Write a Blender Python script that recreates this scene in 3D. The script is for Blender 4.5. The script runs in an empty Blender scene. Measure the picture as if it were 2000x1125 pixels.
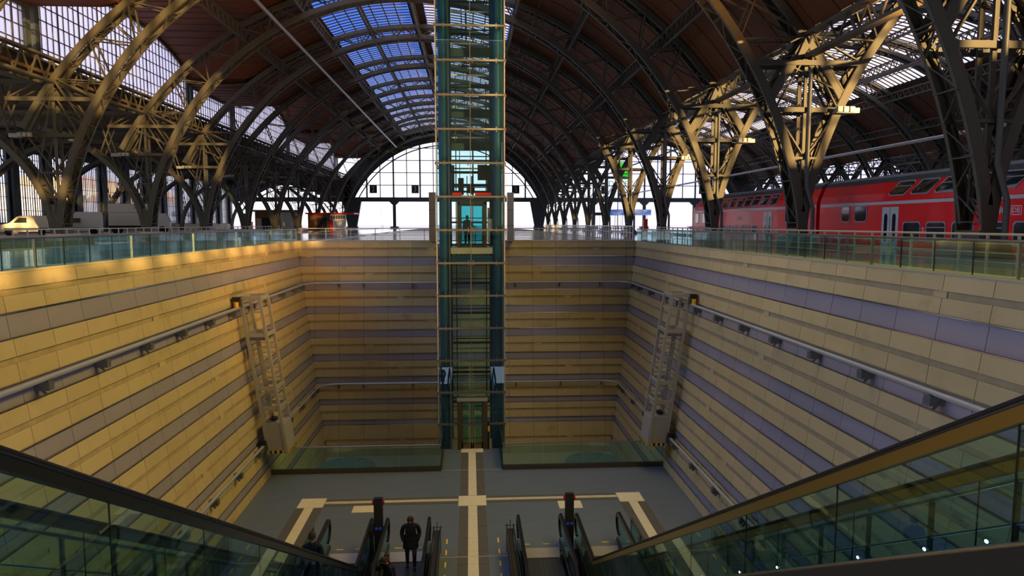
import bpy, math, random
from mathutils import Vector, Matrix
random.seed(7)
PI = math.pi
S = bpy.context.scene
COL = S.collection

# ------------------------------------------------------------ camera
H = 1.13
F, YAW, PIT = 1341.2, .0615, .0934
cd = bpy.data.cameras.new('camera'); cam = bpy.data.objects.new('camera', cd); COL.objects.link(cam)
cd.sensor_width = 36; cd.lens = F / 2000 * 36; cd.clip_start = .05; cd.clip_end = 2000
cam.location = (0, 0, H); cam.rotation_euler = (PI / 2 - PIT, 0, -YAW)
S.camera = cam
S.view_settings.view_transform = 'Standard'; S.view_settings.look = 'None'
S.view_settings.exposure = -0.12; S.view_settings.gamma = 1; S.view_settings.use_curve_mapping = False
cy = S.cycles
cy.max_bounces = 9; cy.diffuse_bounces = 4; cy.glossy_bounces = 4; cy.transmission_bounces = 4
cy.transparent_max_bounces = 28; cy.sample_clamp_indirect = 4; cy.use_denoising = True
cy.caustics_reflective = False; cy.caustics_refractive = False

# ------------------------------------------------------------ sky, sun, added fill lights
W = bpy.data.worlds.new('sky'); S.world = W; W.use_nodes = True
n = W.node_tree.nodes; l = W.node_tree.links
bg = n['Background']
tc = n.new('ShaderNodeTexCoord'); sx = n.new('ShaderNodeSeparateXYZ'); rp = n.new('ShaderNodeValToRGB')
l.new(tc.outputs['Generated'], sx.inputs[0]); l.new(sx.outputs['Z'], rp.inputs[0]); l.new(rp.outputs[0], bg.inputs[0])
cr = rp.color_ramp
cr.elements[0].position = 0; cr.elements[0].color = (1, .97, 1, 1)
cr.elements[1].position = 1; cr.elements[1].color = (.04, .13, .55, 1)
for p, c in ((.11, (.95, .94, 1, 1)), (.17, (.28, .42, 1, 1)), (.24, (.06, .18, .80, 1)), (.5, (.04, .12, .55, 1))):
    e = cr.elements.new(p); e.color = c
# bright cloud everywhere but for a clear blue gap ahead
at = n.new('ShaderNodeMath'); at.operation = 'ARCTAN2'; l.new(sx.outputs['X'], at.inputs[0]); l.new(sx.outputs['Y'], at.inputs[1])
cn = n.new('ShaderNodeTexNoise'); cn.inputs['Scale'].default_value = 7; cn.inputs['Detail'].default_value = 6; l.new(tc.outputs['Generated'], cn.inputs['Vector'])
ad = n.new('ShaderNodeMath'); ad.operation = 'MULTIPLY_ADD'; ad.inputs[1].default_value = .25; l.new(cn.outputs[0], ad.inputs[0]); l.new(at.outputs[0], ad.inputs[2])
ab = n.new('ShaderNodeMath'); ab.operation = 'SUBTRACT'; ab.inputs[1].default_value = .03; l.new(ad.outputs[0], ab.inputs[0])
aa = n.new('ShaderNodeMath'); aa.operation = 'ABSOLUTE'; l.new(ab.outputs[0], aa.inputs[0])
mr = n.new('ShaderNodeMapRange'); mr.inputs[1].default_value = .22; mr.inputs[2].default_value = .36; l.new(aa.outputs[0], mr.inputs[0])
cm_ = n.new('ShaderNodeMix'); cm_.data_type = 'RGBA'; cm_.inputs[7].default_value = (.82, .80, 1, 1)
l.new(mr.outputs[0], cm_.inputs[0]); l.new(rp.outputs[0], cm_.inputs[6]); l.new(cm_.outputs[2], bg.inputs[0])
bg.inputs[1].default_value = 1.8
SUN_AZ, SUN_EL = math.radians(31), math.radians(5.6)
sd = bpy.data.lights.new('sun', 'SUN'); sd.energy = 9; sd.angle = math.radians(.5); sd.color = (1, .60, .20)
so = bpy.data.objects.new('sun', sd); COL.objects.link(so)
sdir = Vector((-math.sin(SUN_AZ) * math.cos(SUN_EL), math.cos(SUN_AZ) * math.cos(SUN_EL), -math.sin(SUN_EL)))
so.rotation_euler = sdir.to_track_quat('-Z', 'Y').to_euler()

def area(name, loc, d, sx_, sy_, col, power):
    a = bpy.data.lights.new(name, 'AREA'); a.shape = 'RECTANGLE'; a.size = sx_; a.size_y = sy_; a.color = col; a.energy = power
    o = bpy.data.objects.new(name, a); COL.objects.link(o); o.location = loc
    z = -Vector(d).normalized(); x = Vector((0, 1, 0)); y = z.cross(x).normalized(); x = y.cross(z)
    o.rotation_euler = Matrix((x, y, z)).transposed().to_euler()
    o.visible_camera = False; o.visible_glossy = False
    return o
area('warm_right_fill', (10.8, 22, 13.5), (-1, -.4, -.5), 34, 5, (1, .70, .16), 6700)  # added fill lamp that yellows the left pit wall
area('cool_left_fill', (-26, 22, 15), (1, -.4, -.45), 44, 6, (.40, .58, 1), 5200)  # added fill lamp, stands in for clerestory daylight on the right wall
area('aisle_fill', (-51, 42, 6), (1, .2, -.25), 50, 6, (.92, .94, 1), 3600)  # added fill lamp to brighten the parked vans

g_ = area('floor_bounce_fill', (10.2, 26, .15), (-1, .95, .95), 1.5, 26, (1, .46, .12), 2600)  # added upward lamp in place of sun bounced off the floor
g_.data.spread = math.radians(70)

# ------------------------------------------------------------ materials
MATS = {}
def mat(name, col, rough=.6, metal=0, var=0, scale=2., stain=None, stain_scale=1., bump=0, rnd=0, stretch=None, spec=.5, coat=0):
    m = bpy.data.materials.new(name); m.use_nodes = True; MATS[name] = m
    n = m.node_tree.nodes; l = m.node_tree.links; b = n['Principled BSDF']
    b.inputs['Base Color'].default_value = (*col, 1); b.inputs['Roughness'].default_value = rough
    b.inputs['Metallic'].default_value = metal; b.inputs['Specular IOR Level'].default_value = spec
    if coat: b.inputs['Coat Weight'].default_value = coat; b.inputs['Coat Roughness'].default_value = .04
    if var or stain or bump or rnd:
        g = n.new('ShaderNodeNewGeometry'); mp = n.new('ShaderNodeMapping'); l.new(g.outputs['Position'], mp.inputs[0])
        if stretch: mp.inputs['Scale'].default_value = stretch
        nz = n.new('ShaderNodeTexNoise'); nz.inputs['Scale'].default_value = scale; nz.inputs['Detail'].default_value = 5
        l.new(mp.outputs[0], nz.inputs['Vector'])
        mx = n.new('ShaderNodeMix'); mx.data_type = 'RGBA'
        mx.inputs[6].default_value = (*[c * (1 - var) for c in col], 1); mx.inputs[7].default_value = (*[min(1, c * (1 + var)) for c in col], 1)
        l.new(nz.outputs[0], mx.inputs[0]); out = mx.outputs[2]
        if stain:
            n2 = n.new('ShaderNodeTexNoise'); n2.inputs['Scale'].default_value = stain_scale; n2.inputs['Detail'].default_value = 8; n2.inputs['Roughness'].default_value = .7
            l.new(g.outputs['Position'], n2.inputs['Vector'])
            r2 = n.new('ShaderNodeMapRange'); r2.inputs[1].default_value = .56; r2.inputs[2].default_value = .72
            l.new(n2.outputs[0], r2.inputs[0])
            m2 = n.new('ShaderNodeMix'); m2.data_type = 'RGBA'; l.new(r2.outputs[0], m2.inputs[0]); l.new(out, m2.inputs[6]); m2.inputs[7].default_value = (*stain, 1)
            out = m2.outputs[2]
        if rnd:
            oi = n.new('ShaderNodeObjectInfo'); mr = n.new('ShaderNodeMapRange'); mr.inputs[3].default_value = 1 - rnd; mr.inputs[4].default_value = 1 + rnd
            l.new(oi.outputs['Random'], mr.inputs[0]); hs = n.new('ShaderNodeHueSaturation'); l.new(mr.outputs[0], hs.inputs['Value']); l.new(out, hs.inputs['Color']); out = hs.outputs[0]
        l.new(out, b.inputs['Base Color'])
        if bump:
            bp = n.new('ShaderNodeBump'); bp.inputs['Strength'].default_value = bump; bp.inputs['Distance'].default_value = .02
            l.new(nz.outputs[0], bp.inputs['Height']); l.new(bp.outputs[0], b.inputs['Normal'])
    return m
def glass(name, tint, lo=.05, hi=.8, pw=4, gl=(1, 1, 1), rough=.0, milk=0, milk_col=(1, 1, 1)):
    m = bpy.data.materials.new(name); m.use_nodes = True; MATS[name] = m
    n = m.node_tree.nodes; l = m.node_tree.links; n.remove(n['Principled BSDF']); o = n['Material Output']
    t = n.new('ShaderNodeBsdfTransparent'); t.inputs[0].default_value = (*tint, 1)
    g = n.new('ShaderNodeBsdfGlossy'); g.inputs[0].default_value = (*gl, 1); g.inputs['Roughness'].default_value = rough
    lw = n.new('ShaderNodeLayerWeight'); lw.inputs[0].default_value = .5
    p = n.new('ShaderNodeMath'); p.operation = 'POWER'; p.inputs[1].default_value = pw; l.new(lw.outputs['Facing'], p.inputs[0])
    r = n.new('ShaderNodeMapRange'); r.inputs[3].default_value = lo; r.inputs[4].default_value = hi; l.new(p.outputs[0], r.inputs[0])
    mx = n.new('ShaderNodeMixShader'); l.new(r.outputs[0], mx.inputs[0]); l.new(t.outputs[0], mx.inputs[1]); l.new(g.outputs[0], mx.inputs[2])
    out = mx.outputs[0]
    if milk:
        tr = n.new('ShaderNodeBsdfTranslucent'); tr.inputs[0].default_value = (*milk_col, 1)
        m2 = n.new('ShaderNodeMixShader'); m2.inputs[0].default_value = milk; l.new(out, m2.inputs[1]); l.new(tr.outputs[0], m2.inputs[2]); out = m2.outputs[0]
    l.new(out, o.inputs[0]); return m
def emis(name, col, st):
    m = bpy.data.materials.new(name); m.use_nodes = True; MATS[name] = m
    b = m.node_tree.nodes['Principled BSDF']; b.inputs['Base Color'].default_value = (*col, 1)
    b.inputs['Emission Color'].default_value = (*col, 1); b.inputs['Emission Strength'].default_value = st
    return m

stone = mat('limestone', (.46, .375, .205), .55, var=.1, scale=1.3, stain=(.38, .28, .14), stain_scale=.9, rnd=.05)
slotm = mat('limestone_slot_shade', (.36, .29, .17), .8, var=.3, scale=3, stretch=(1, 1, .3))  # shade under the upper course put into a darker stone colour
greyp = mat('grey_wall_panel', (.275, .255, .31), .12, var=.05, scale=.7, rnd=.03)
chrome = mat('polished_trim', (.55, .56, .6), .12, 1)
backing = mat('wall_backing', (.12, .09, .06), .9)
iron = mat('painted_iron', (.085, .08, .062), .5, var=.2, scale=1.2, rnd=.06)
iron_d = mat('dark_iron', (.06, .075, .085), .5, var=.2, scale=1)
wood = mat('roof_boards', (.13, .045, .018), .7, var=.4, scale=1.1, stretch=(.3, 3, .3))
roof_d = mat('roof_dark', (.10, .06, .04), .85, var=.25, scale=.6)
barm = mat('glazing_bar', (.10, .10, .10), .5)
floor_c = mat('concourse_stone', (.20, .29, .30), .12, var=.12, scale=.35, rnd=0)
floor_l = mat('landing_stone', (.105, .135, .185), .45, var=.16, scale=1.5, stretch=(.6, 2, 1))
floor_y = mat('platform_stone', (.42, .37, .25), .75, var=.12, scale=1)
tact_l = mat('tactile_light', (.60, .56, .44), .7, var=.08, scale=4)
tact_d = mat('tactile_dark', (.09, .09, .085), .7, var=.1, scale=4)
ballast = mat('track_ballast', (.10, .11, .12), .95, var=.4, scale=8, bump=.5)
outdoor = mat('outdoor_ground', (.62, .60, .58), .9, var=.1, scale=.2)
steel = mat('brushed_steel', (.50, .49, .46), .28, 1)
steel_m = mat('satin_steel', (.55, .54, .50), .4, .6)
alu = mat('grey_aluminium', (.42, .42, .40), .45, .4, var=.05, scale=4)
alu_d = mat('bracket_grey', (.13, .14, .14), .5, .3)
bluesteel = mat('shaft_blue_steel', (.02, .08, .16), .5, .3)
teal_d = mat('shaft_dark_beam', (.02, .035, .04), .4, .5)
rubber = mat('black_rubber', (.008, .009, .011), .3)
guide = mat('handrail_guide', (.16, .13, .09), .25, .8)
guide_r = mat('gold_lit_handrail_guide', (.30, .20, .045), .3, .6)  # golden light on the right guide put into its colour
guide_l = mat('dark_handrail_guide', (.03, .036, .045), .3, .7)
step_m = mat('escalator_step', (.09, .10, .12), .4, .6)
clad = mat('escalator_cladding', (.045, .045, .035), .5, .4)
g_bal = glass('green_balustrade_glass', (.72, .90, .88), .08, .75, 3, gl=(.75, .92, 1))
g_shaft = glass('shaft_glass', (.84, .94, .95), .05, .8, 4, gl=(.8, .95, 1))
g_esc = glass('escalator_glass', (.66, .81, .82), .06, .85, 4, gl=(.7, .95, .95))
g_win = glass('clear_window_glass', (.93, .95, 1), .04, .5, 4)
g_frost = glass('frosted_skylight_glass', (.85, .85, .92), .03, .4, 4, milk=.55, milk_col=(1, .97, 1))
g_lilac = glass('frosted_window_glass', (.9, .88, 1), .03, .3, 4, milk=.75, milk_col=(1, .96, 1))
g_sky = glass('clear_skylight_glass', (.9, .93, 1), .03, .3, 4)
g_car = glass('lift_car_glass', (.45, .78, .80), .06, .6, 4)
red = mat('train_red', (.85, .004, .012), .3, coat=.12, var=.08, scale=.5)
redpaint = mat('red_paint', (.72, .02, .015), .4)
train_roof = mat('train_roof_grey', (.055, .075, .085), .5, var=.1, scale=1)
train_grey = mat('train_light_grey', (.50, .53, .54), .35)
train_win = mat('train_window', (.015, .02, .025), .06, spec=.8)
train_frame = mat('train_window_frame', (.30, .31, .33), .4)
under = mat('train_underframe', (.02, .022, .025), .7)
yellow = mat('yellow_paint', (.75, .50, .02), .6)
hazy = mat('hazard_yellow', (.75, .42, .02), .55)
black = mat('matt_black', (.012, .012, .014), .5)
white = mat('white_paint', (.80, .80, .78), .35)
sign_d = mat('sign_dark', (.008, .02, .03), .5)
sign_t = mat('sign_cream', (.75, .70, .55), .6)
green = emis('green_sign_face', (.03, .62, .02), .9)
tealt = emis('teal_sign_letters', (.02, .36, .30), .8)
blue_s = emis('blue_display', (.01, .10, .45), .9)
purple = mat('purple_panel', (.20, .03, .16), .6)
wood_k = mat('kiosk_brown', (.22, .09, .035), .6, var=.2, scale=2)
cream = mat('cream_plaster', (.62, .55, .42), .7)
bldg_y = mat('yellow_facade', (.95, .90, .80), .8, var=.1, scale=.3)
bldg_o = mat('orange_tiles', (.90, .62, .42), .8)
glassd = mat('building_window', (.10, .14, .22), .15)
tyre = mat('tyre', (.01, .01, .01), .8)
skin = mat('skin', (.46, .24, .15), .55)
hair = mat('brown_hair', (.05, .022, .01), .7, bump=.6, scale=60, var=.3)
hair_g = mat('cropped_hair', (.045, .035, .028), .8, bump=.5, scale=80, var=.3)
navy = mat('navy_cloth', (.008, .014, .04), .85, var=.2, scale=8)
dark_c = mat('charcoal_cloth', (.012, .016, .019), .85, var=.2, scale=8)
jeans = mat('grey_trousers', (.05, .055, .075), .85, var=.2, scale=8)
led = emis('led_white', (.55, .72, 1), 25)
redled = emis('red_lens', (.5, .01, .01), .12)
blueled = emis('blue_display_glow', (.02, .05, .35), .3)

# ------------------------------------------------------------ mesh helpers
class MB:
    def __init__(s): s.v = []; s.f = []; s.sm = []; s.mi = []; s.cur = 0
    def add(s, vs, fs, smooth=False):
        b = len(s.v); s.v += [tuple(v) for v in vs]
        for f in fs: s.f.append([b + i for i in f]); s.sm.append(smooth); s.mi.append(s.cur)
        return s
    def hexa(s, p):  # 8 corners: bottom 0-3, top 4-7
        return s.add(p, [(3, 2, 1, 0), (4, 5, 6, 7), (0, 1, 5, 4), (1, 2, 6, 5), (2, 3, 7, 6), (3, 0, 4, 7)])
    def box(s, x0, x1, y0, y1, z0, z1):
        return s.hexa([(x0, y0, z0), (x1, y0, z0), (x1, y1, z0), (x0, y1, z0), (x0, y0, z1), (x1, y0, z1), (x1, y1, z1), (x0, y1, z1)])
    def bar(s, a, b, w, d, up=(0, 0, 1)):
        a = Vector(a); b = Vector(b); t = (b - a).normalized(); u = Vector(up)
        if abs(t.dot(u)) > .99: u = Vector((0, 1, 0))
        r = t.cross(u).normalized() * (w / 2); u = r.cross(t).normalized() * (d / 2)
        return s.hexa([a - r - u, a + r - u, b + r - u, b - r - u, a - r + u, a + r + u, b + r + u, b - r + u])
    def tube(s, pts, r, n=8, cap=True):
        pts = [Vector(p) for p in pts]; k = len(pts); rr = r if isinstance(r, (list, tuple)) else [r] * k
        vs = []; t0 = (pts[1] - pts[0]).normalized(); u = t0.orthogonal().normalized()
        for i, p in enumerate(pts):
            t = (pts[min(i + 1, k - 1)] - pts[max(i - 1, 0)]).normalized()
            u = (u - t * u.dot(t)).normalized(); w = t.cross(u)
            vs += [p + (u * math.cos(2 * PI * j / n) + w * math.sin(2 * PI * j / n)) * rr[i] for j in range(n)]
        fs = [(i * n + j, i * n + (j + 1) % n, (i + 1) * n + (j + 1) % n, (i + 1) * n + j) for i in range(k - 1) for j in range(n)]
        s.add(vs, fs, True)
        if cap: s.add(vs[:n], [tuple(range(n))[::-1]]); s.add(vs[-n:], [tuple(range(n))])
        return s
    def prism(s, poly, axis, a, b):  # poly of (p,q); axis 0: yz, 1: xz, 2: xy
        def mk(p, c): return (c, p[0], p[1]) if axis == 0 else (p[0], c, p[1]) if axis == 1 else (p[0], p[1], c)
        k = len(poly)
        return s.add([mk(p, a) for p in poly] + [mk(p, b) for p in poly], [tuple(range(k))[::-1], tuple(range(k, 2 * k))] + [(i, (i + 1) % k, k + (i + 1) % k, k + i) for i in range(k)])
    def ball(s, c, r, sc=(1, 1, 1), nu=12, nv=8):
        vs = []
        for i in range(nv + 1):
            th = PI * i / nv
            for j in range(nu):
                ph = 2 * PI * j / nu
                vs.append((c[0] + r * sc[0] * math.sin(th) * math.cos(ph), c[1] + r * sc[1] * math.sin(th) * math.sin(ph), c[2] + r * sc[2] * math.cos(th)))
        return s.add(vs, [(i * nu + j, (i + 1) * nu + j, (i + 1) * nu + (j + 1) % nu, i * nu + (j + 1) % nu) for i in range(nv) for j in range(nu)], True)
    def mesh(s, name, mats):
        me = bpy.data.meshes.new(name); me.from_pydata(s.v, [], s.f); me.update()
        me.polygons.foreach_set('use_smooth', s.sm)
        if not isinstance(mats, (list, tuple)): mats = [mats]
        for m in mats: me.materials.append(m)
        if len(mats) > 1: me.polygons.foreach_set('material_index', s.mi)
        return me
    def build(s, name, mats, parent=None, loc=None):
        return link(name, s.mesh(name, mats), parent, loc)
def link(name, data, parent=None, loc=None):
    o = bpy.data.objects.new(name, data); COL.objects.link(o)
    if parent is not None: o.parent = parent
    if loc is not None: o.location = loc
    return o
def tag(o, label, cat, group=None):
    o['label'] = label; o['category'] = cat
    if group: o['group'] = group
    return o
def struct(o): o['kind'] = 'structure'; return o
def stuff(o): o['kind'] = 'stuff'; return o
def thing(name, label, cat, loc=(0, 0, 0), rz=0, group=None):
    o = link(name, None, None, loc); o.rotation_euler.z = rz; return tag(o, label, cat, group)
def snode(name): return struct(link(name, None))
def kids(o): return [c for c in COL.objects if c.parent is o]
CH = {}
def dup(o, parent=None, cm=None):
    if cm is None:
        cm = {}
        for c in COL.objects:
            if c.parent: cm.setdefault(c.parent.name, []).append(c)
    c = o.copy(); COL.objects.link(c)
    if parent is not None: c.parent = parent
    for k in cm.get(o.name, []): dup(k, c, cm)
    return c
def text(name, body, size, m, parent, loc, rot, ext=.01, align='CENTER', sx=1):
    c = bpy.data.curves.new(name, 'FONT'); c.body = body; c.size = size; c.extrude = ext; c.align_x = align; c.align_y = 'CENTER'
    c.materials.append(m); o = link(name, c, parent, loc); o.rotation_euler = rot; o.scale.x = sx; TEXTS.append(o); return o
TEXTS = []
def texts_to_meshes():
    bpy.context.view_layer.update(); dg = bpy.context.evaluated_depsgraph_get()
    for o in TEXTS:
        me = bpy.data.meshes.new_from_object(o.evaluated_get(dg)); nm = o.name.split('.')[0]
        if not me.materials: me.materials.append(o.data.materials[0])
        p, l_, r_, s_ = o.parent, o.location.copy(), o.rotation_euler.copy(), o.scale.copy()
        bpy.data.objects.remove(o); q = link(nm, me, p, l_); q.rotation_euler = r_; q.scale = s_
ORD = ['first', 'second', 'third', 'fourth', 'fifth', 'sixth', 'seventh', 'eighth', 'ninth', 'tenth', 'eleventh', 'twelfth'] + ['%dth' % i for i in range(13, 60)]

# ------------------------------------------------------------ pit dimensions
XL, XR, D, BS, BB = 11.15, 11.12, 45.3, .14, .124
ZL, YB, ZF = -10.9, 32.75, -13.8
GREY = [(-.98, -1.61), (-2.63, -3.18), (-4.17, -4.69), (-5.68, -6.22), (-7.23, -7.72), (-8.70, -9.10), (-10.12, -10.50), (-11.46, -11.80)]
def xs(s, z): return (-XL - BS * z) if s < 0 else (XR + BS * z)
def yb(z): return D + BB * z
rows = []  # kind, ztop, zbot, proud
zt = -.06
for i, (a, b) in enumerate(GREY + [(ZF, ZF)]):
    mid = zt + (a - zt) * .5
    rows.append(('stone', zt, mid + .09, .05)); rows.append(('slot', mid + .09, mid - .07, .0)); rows.append(('stone', mid - .07, a, .02))
    if a > ZF: rows.append(('grey', a - .03, b + .03, .0)); rows.append(('trim', a, a - .03, .05)); rows.append(('trim', b + .03, b, .05))
    zt = b
PW = 1.57
def side_wall(s, name):
    root = snode(name)
    m = MB(); t = .35 * s
    m.hexa([(xs(s, ZF - 1) + s * .04, -1, ZF - 1), (xs(s, ZF - 1) + t, -1, ZF - 1), (xs(s, ZF - 1) + t, 47, ZF - 1), (xs(s, ZF - 1) + s * .04, 47, ZF - 1),
            (xs(s, 0) + s * .04, -1, -.06), (xs(s, 0) + t, -1, -.06), (xs(s, 0) + t, 47, -.06), (xs(s, 0) + s * .04, 47, -.06)])
    m.build('backing', backing, root)
    m = MB(); m.box(min(xs(s, 0) - s * .07, xs(s, 0) + s * .5), max(xs(s, 0) - s * .07, xs(s, 0) + s * .5), -1, 45.3, -.06, .0)
    m.build('coping', floor_y, root)
    cells = []
    for ri, (k, z1, z0, pr) in enumerate(rows):
        off = -s * pr
        def slab(ya, yb_, g=.009):
            m = MB(); xa, xb = xs(s, z0) + off, xs(s, z1) + off; q = s * .05 + s * pr
            return m.hexa([(xa, ya + g, z0), (xa + q, ya + g, z0), (xa + q, yb_ - g, z0), (xa, yb_ - g, z0), (xb, ya + g, z1 - .004), (xb + q, ya + g, z1 - .004), (xb + q, yb_ - g, z1 - .004), (xb, yb_ - g, z1 - .004)])
        yend = yb((z0 + z1) / 2) - .02
        if k == 'trim':
            slab(0, yend).build('metal_trim', chrome, root); continue
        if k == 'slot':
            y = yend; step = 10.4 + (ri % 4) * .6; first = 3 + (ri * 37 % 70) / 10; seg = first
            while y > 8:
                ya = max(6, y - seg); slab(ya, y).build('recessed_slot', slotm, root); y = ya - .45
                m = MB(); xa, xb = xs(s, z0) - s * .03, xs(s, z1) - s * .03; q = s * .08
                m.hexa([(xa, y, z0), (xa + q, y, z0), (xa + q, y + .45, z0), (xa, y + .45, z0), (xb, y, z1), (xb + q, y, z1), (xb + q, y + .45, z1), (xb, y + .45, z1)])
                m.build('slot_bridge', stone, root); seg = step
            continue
        me = slab(-PW, 0).mesh(k + '_panel', stone if k == 'stone' else greyp)
        j = 0
        while True:
            y1 = D - .15 - PW * j
            if y1 < 10.5: break
            if y1 > yend:
                if y1 - PW < yend - .05:
                    slab(y1 - PW, yend).build(k + '_panel', stone if k == 'stone' else greyp, root)
            elif not (y1 < YB - 2 and z1 < ZL - .2): cells.append((y1, k, me, ri, (z0, z1, pr)))
            j += 1
    for kind in ('stone', 'grey'):
        cs = sorted([c for c in cells if c[1] == kind], key=lambda c: c[0])
        for c in cs[:285]: link(kind + '_panel', c[2], root, (0, c[0], 0))
        if cs[285:]:
            m = MB()
            for c in cs[285:]:
                vs = [(v.co.x, v.co.y + c[0], v.co.z) for v in c[2].vertices]; m.add(vs, [tuple(p.vertices) for p in c[2].polygons])
            stuff(m.build(kind + '_panels', stone if kind == 'stone' else greyp, root))
    return root
side_wall(-1, 'wall_left'); side_wall(1, 'wall_right')
bw = snode('wall_back')
m = MB(); m.hexa([(-13, yb(ZF - 1) + .04, ZF - 1), (13, yb(ZF - 1) + .04, ZF - 1), (13, yb(ZF - 1) + .4, ZF - 1), (-13, yb(ZF - 1) + .4, ZF - 1), (-13, D + .04, -.06), (13, D + .04, -.06), (13, D + .4, -.06), (-13, D + .4, -.06)])
m.build('backing', backing, bw)
MB().box(-11.2, 11.2, D - .07, D + .5, -.06, 0).build('coping', floor_y, bw)
for ri, (k, z1, z0, pr) in enumerate(rows):
    zm = (z0 + z1) / 2; xa0, xb0 = xs(-1, zm), xs(1, zm)
    def slab(xa, xb, g=.009, pr=pr):
        m = MB(); ya, yb_ = yb(z0) - pr, yb(z1) - pr; q = .05 + pr
        return m.hexa([(xa + g, ya, z0), (xb - g, ya, z0), (xb - g, ya + q, z0), (xa + g, ya + q, z0), (xa + g, yb_, z1 - .004), (xb - g, yb_, z1 - .004), (xb - g, yb_ + q, z1 - .004), (xa + g, yb_ + q, z1 - .004)])
    if k == 'trim': slab(xa0, xb0).build('metal_trim', chrome, bw); continue
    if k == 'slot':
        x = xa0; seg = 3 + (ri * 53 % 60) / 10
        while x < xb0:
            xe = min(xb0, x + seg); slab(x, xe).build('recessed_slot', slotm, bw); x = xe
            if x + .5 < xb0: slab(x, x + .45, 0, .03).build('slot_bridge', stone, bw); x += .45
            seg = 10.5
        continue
    xj = -8.45 - PW * 2; xj0 = xa0
    while xj0 < xb0 - .02:
        while xj <= xj0 + .05: xj += PW
        x1 = min(xj, xb0); slab(xj0, x1).build(k + '_panel', stone if k == 'stone' else greyp, bw); xj0 = x1

# ------------------------------------------------------------ floors
fl = snode('floor')
def fbox(name, m_, *a): return MB().box(*a).build(name, m_, fl)
fbox('concourse_slab', floor_c, -19.9, -11.22, -24, 160, -.5, -.002)
fbox('concourse_slab', floor_c, 11.19, 19.2, -24, 160, -.5, -.002)
fbox('concourse_slab', floor_y, -11.2, 11.2, 45.35, 160, -.5, -.002)
fbox('concourse_slab', floor_c, -11.2, 11.2, -24, 1.2, -.5, -.002)
fbox('platform_slab', floor_y, -60, -25.6, -24, 160, -.9, -.003)
fbox('platform_slab', floor_c, 24.6, 112, -24, 160, -.9, -.003)
fbox('track_bed', ballast, -25.6, -19.9, -24, 160, -1.3, -.85)
fbox('track_bed', ballast, 19.2, 24.6, -24, 160, -1.3, -.85)
for x in (-24.0, -22.5, 20.7, 22.2): fbox('track_rail', steel_m, x - .04, x + .04, -20, 158, -.85, -.68)
for x0, x1 in ((-19.9, -19.5), (18.9, 19.2)): fbox('platform_edge', floor_y, x0, x1, -20, 158, -.002, .03)
for y in (49, 53, 58, 64, 72, 82, 95): fbox('floor_band', floor_c, -11.1, 11.1, y, y + 1.6 + (y - 45) * .03, -.002, .004)
fbox('floor_band', white, -10.2, -9.7, 46, 110, -.002, .006)
# landing and lower floor
def lbox(name, m_, *a): return MB().box(*a).build(name, m_, fl)
lbox('landing_slab', floor_l, -9.75, 9.7, 24.3, YB, ZL - .6, ZL)
lbox('landing_slab', floor_l, -1.22, 1.36, 14, 24.3, ZL - .6, ZL)
lbox('landing_slab', floor_l, -9.75, -5.45, 14, 24.3, ZL - .6, ZL)
lbox('landing_slab', floor_l, 5.75, 9.7, 14, 24.3, ZL - .6, ZL)
lbox('landing_bridge', floor_l, -1.5, 1.6, YB, 36.0, ZL - .4, ZL)
lbox('lower_slab', floor_y, -11, 11, 14, 45, ZF - .4, ZF)
# tactile paving
def strip(x0, x1, y0, y1, along):
    """light ribbed slabs between two dark rows"""
    w = (x1 - x0) if along == 'y' else (y1 - y0); L = (y1 - y0) if along == 'y' else (x1 - x0)
    k = max(1, round(L / 1.05))
    for i in range(k):
        a, b = L * i / k + .004, L * (i + 1) / k - .004
        for q, (u0, u1, mm) in enumerate(((0, .33, tact_d), (.33, .67, tact_l), (.67, 1, tact_d))):
            m = MB(); p0, p1 = u0 * w + .004, u1 * w - .004
            if q == 1:
                r = 8
                for j in range(r):
                    c0 = p0 + (p1 - p0) * j / r; c1 = c0 + (p1 - p0) / r * .6
                    if along == 'y': m.box(x0 + c0, x0 + c1, y0 + a, y0 + b, ZL + .006, ZL + .014)
                    else: m.box(x0 + a, x0 + b, y0 + c0, y0 + c1, ZL + .006, ZL + .014)
            if along == 'y': m.box(x0 + p0, x0 + p1, y0 + a, y0 + b, ZL - .01, ZL + .007)
            else: m.box(x0 + a, x0 + b, y0 + p0, y0 + p1, ZL - .01, ZL + .007)
            m.build('ribbed_slab' if q == 1 else 'dark_slab', mm, fl)
def square(x0, x1, y0, y1):
    m = MB(); m.box(x0, x1, y0, y1, ZL - .01, ZL + .008)
    k = 9
    for i in range(k):
        for j in range(k):
            cx, cy_ = x0 + (x1 - x0) * (i + .5) / k, y0 + (y1 - y0) * (j + .5) / k; d = .38 * (x1 - x0) / k
            m.add([(cx - d, cy_, ZL + .008), (cx, cy_ - d, ZL + .008), (cx + d, cy_, ZL + .008), (cx, cy_ + d, ZL + .008), (cx, cy_, ZL + .02)], [(0, 1, 4), (1, 2, 4), (2, 3, 4), (3, 0, 4)])
    m.build('studded_slab', tact_l, fl)
strip(-.50, .63, 14.2, 28.45, 'y'); square(-.55, .66, 28.47, 29.55); strip(-.50, .63, 29.57, 35.35, 'y'); square(-.52, .65, 35.37, 35.97)
strip(-6.3, -.57, 28.75, 29.5, 'x'); strip(.68, 6.45, 28.75, 29.5, 'x')
square(-7.4, -6.32, 28.65, 29.65); square(6.47, 7.55, 28.5, 29.5)
square(-5.0, -4.0, 28.05, 28.74); square(3.75, 4.75, 27.95, 28.74)
strip(-7.45, -6.3, 16, 28.63, 'y'); strip(6.45, 7.6, 16, 28.48, 'y')
for x in (-5.0, -4.3, -2.85, -2.1, 1.95, 2.7, 4.2, 4.95): lbox('yellow_dash', yellow, x, x + .26, 24.75, 24.80, ZL, ZL + .006)
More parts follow.
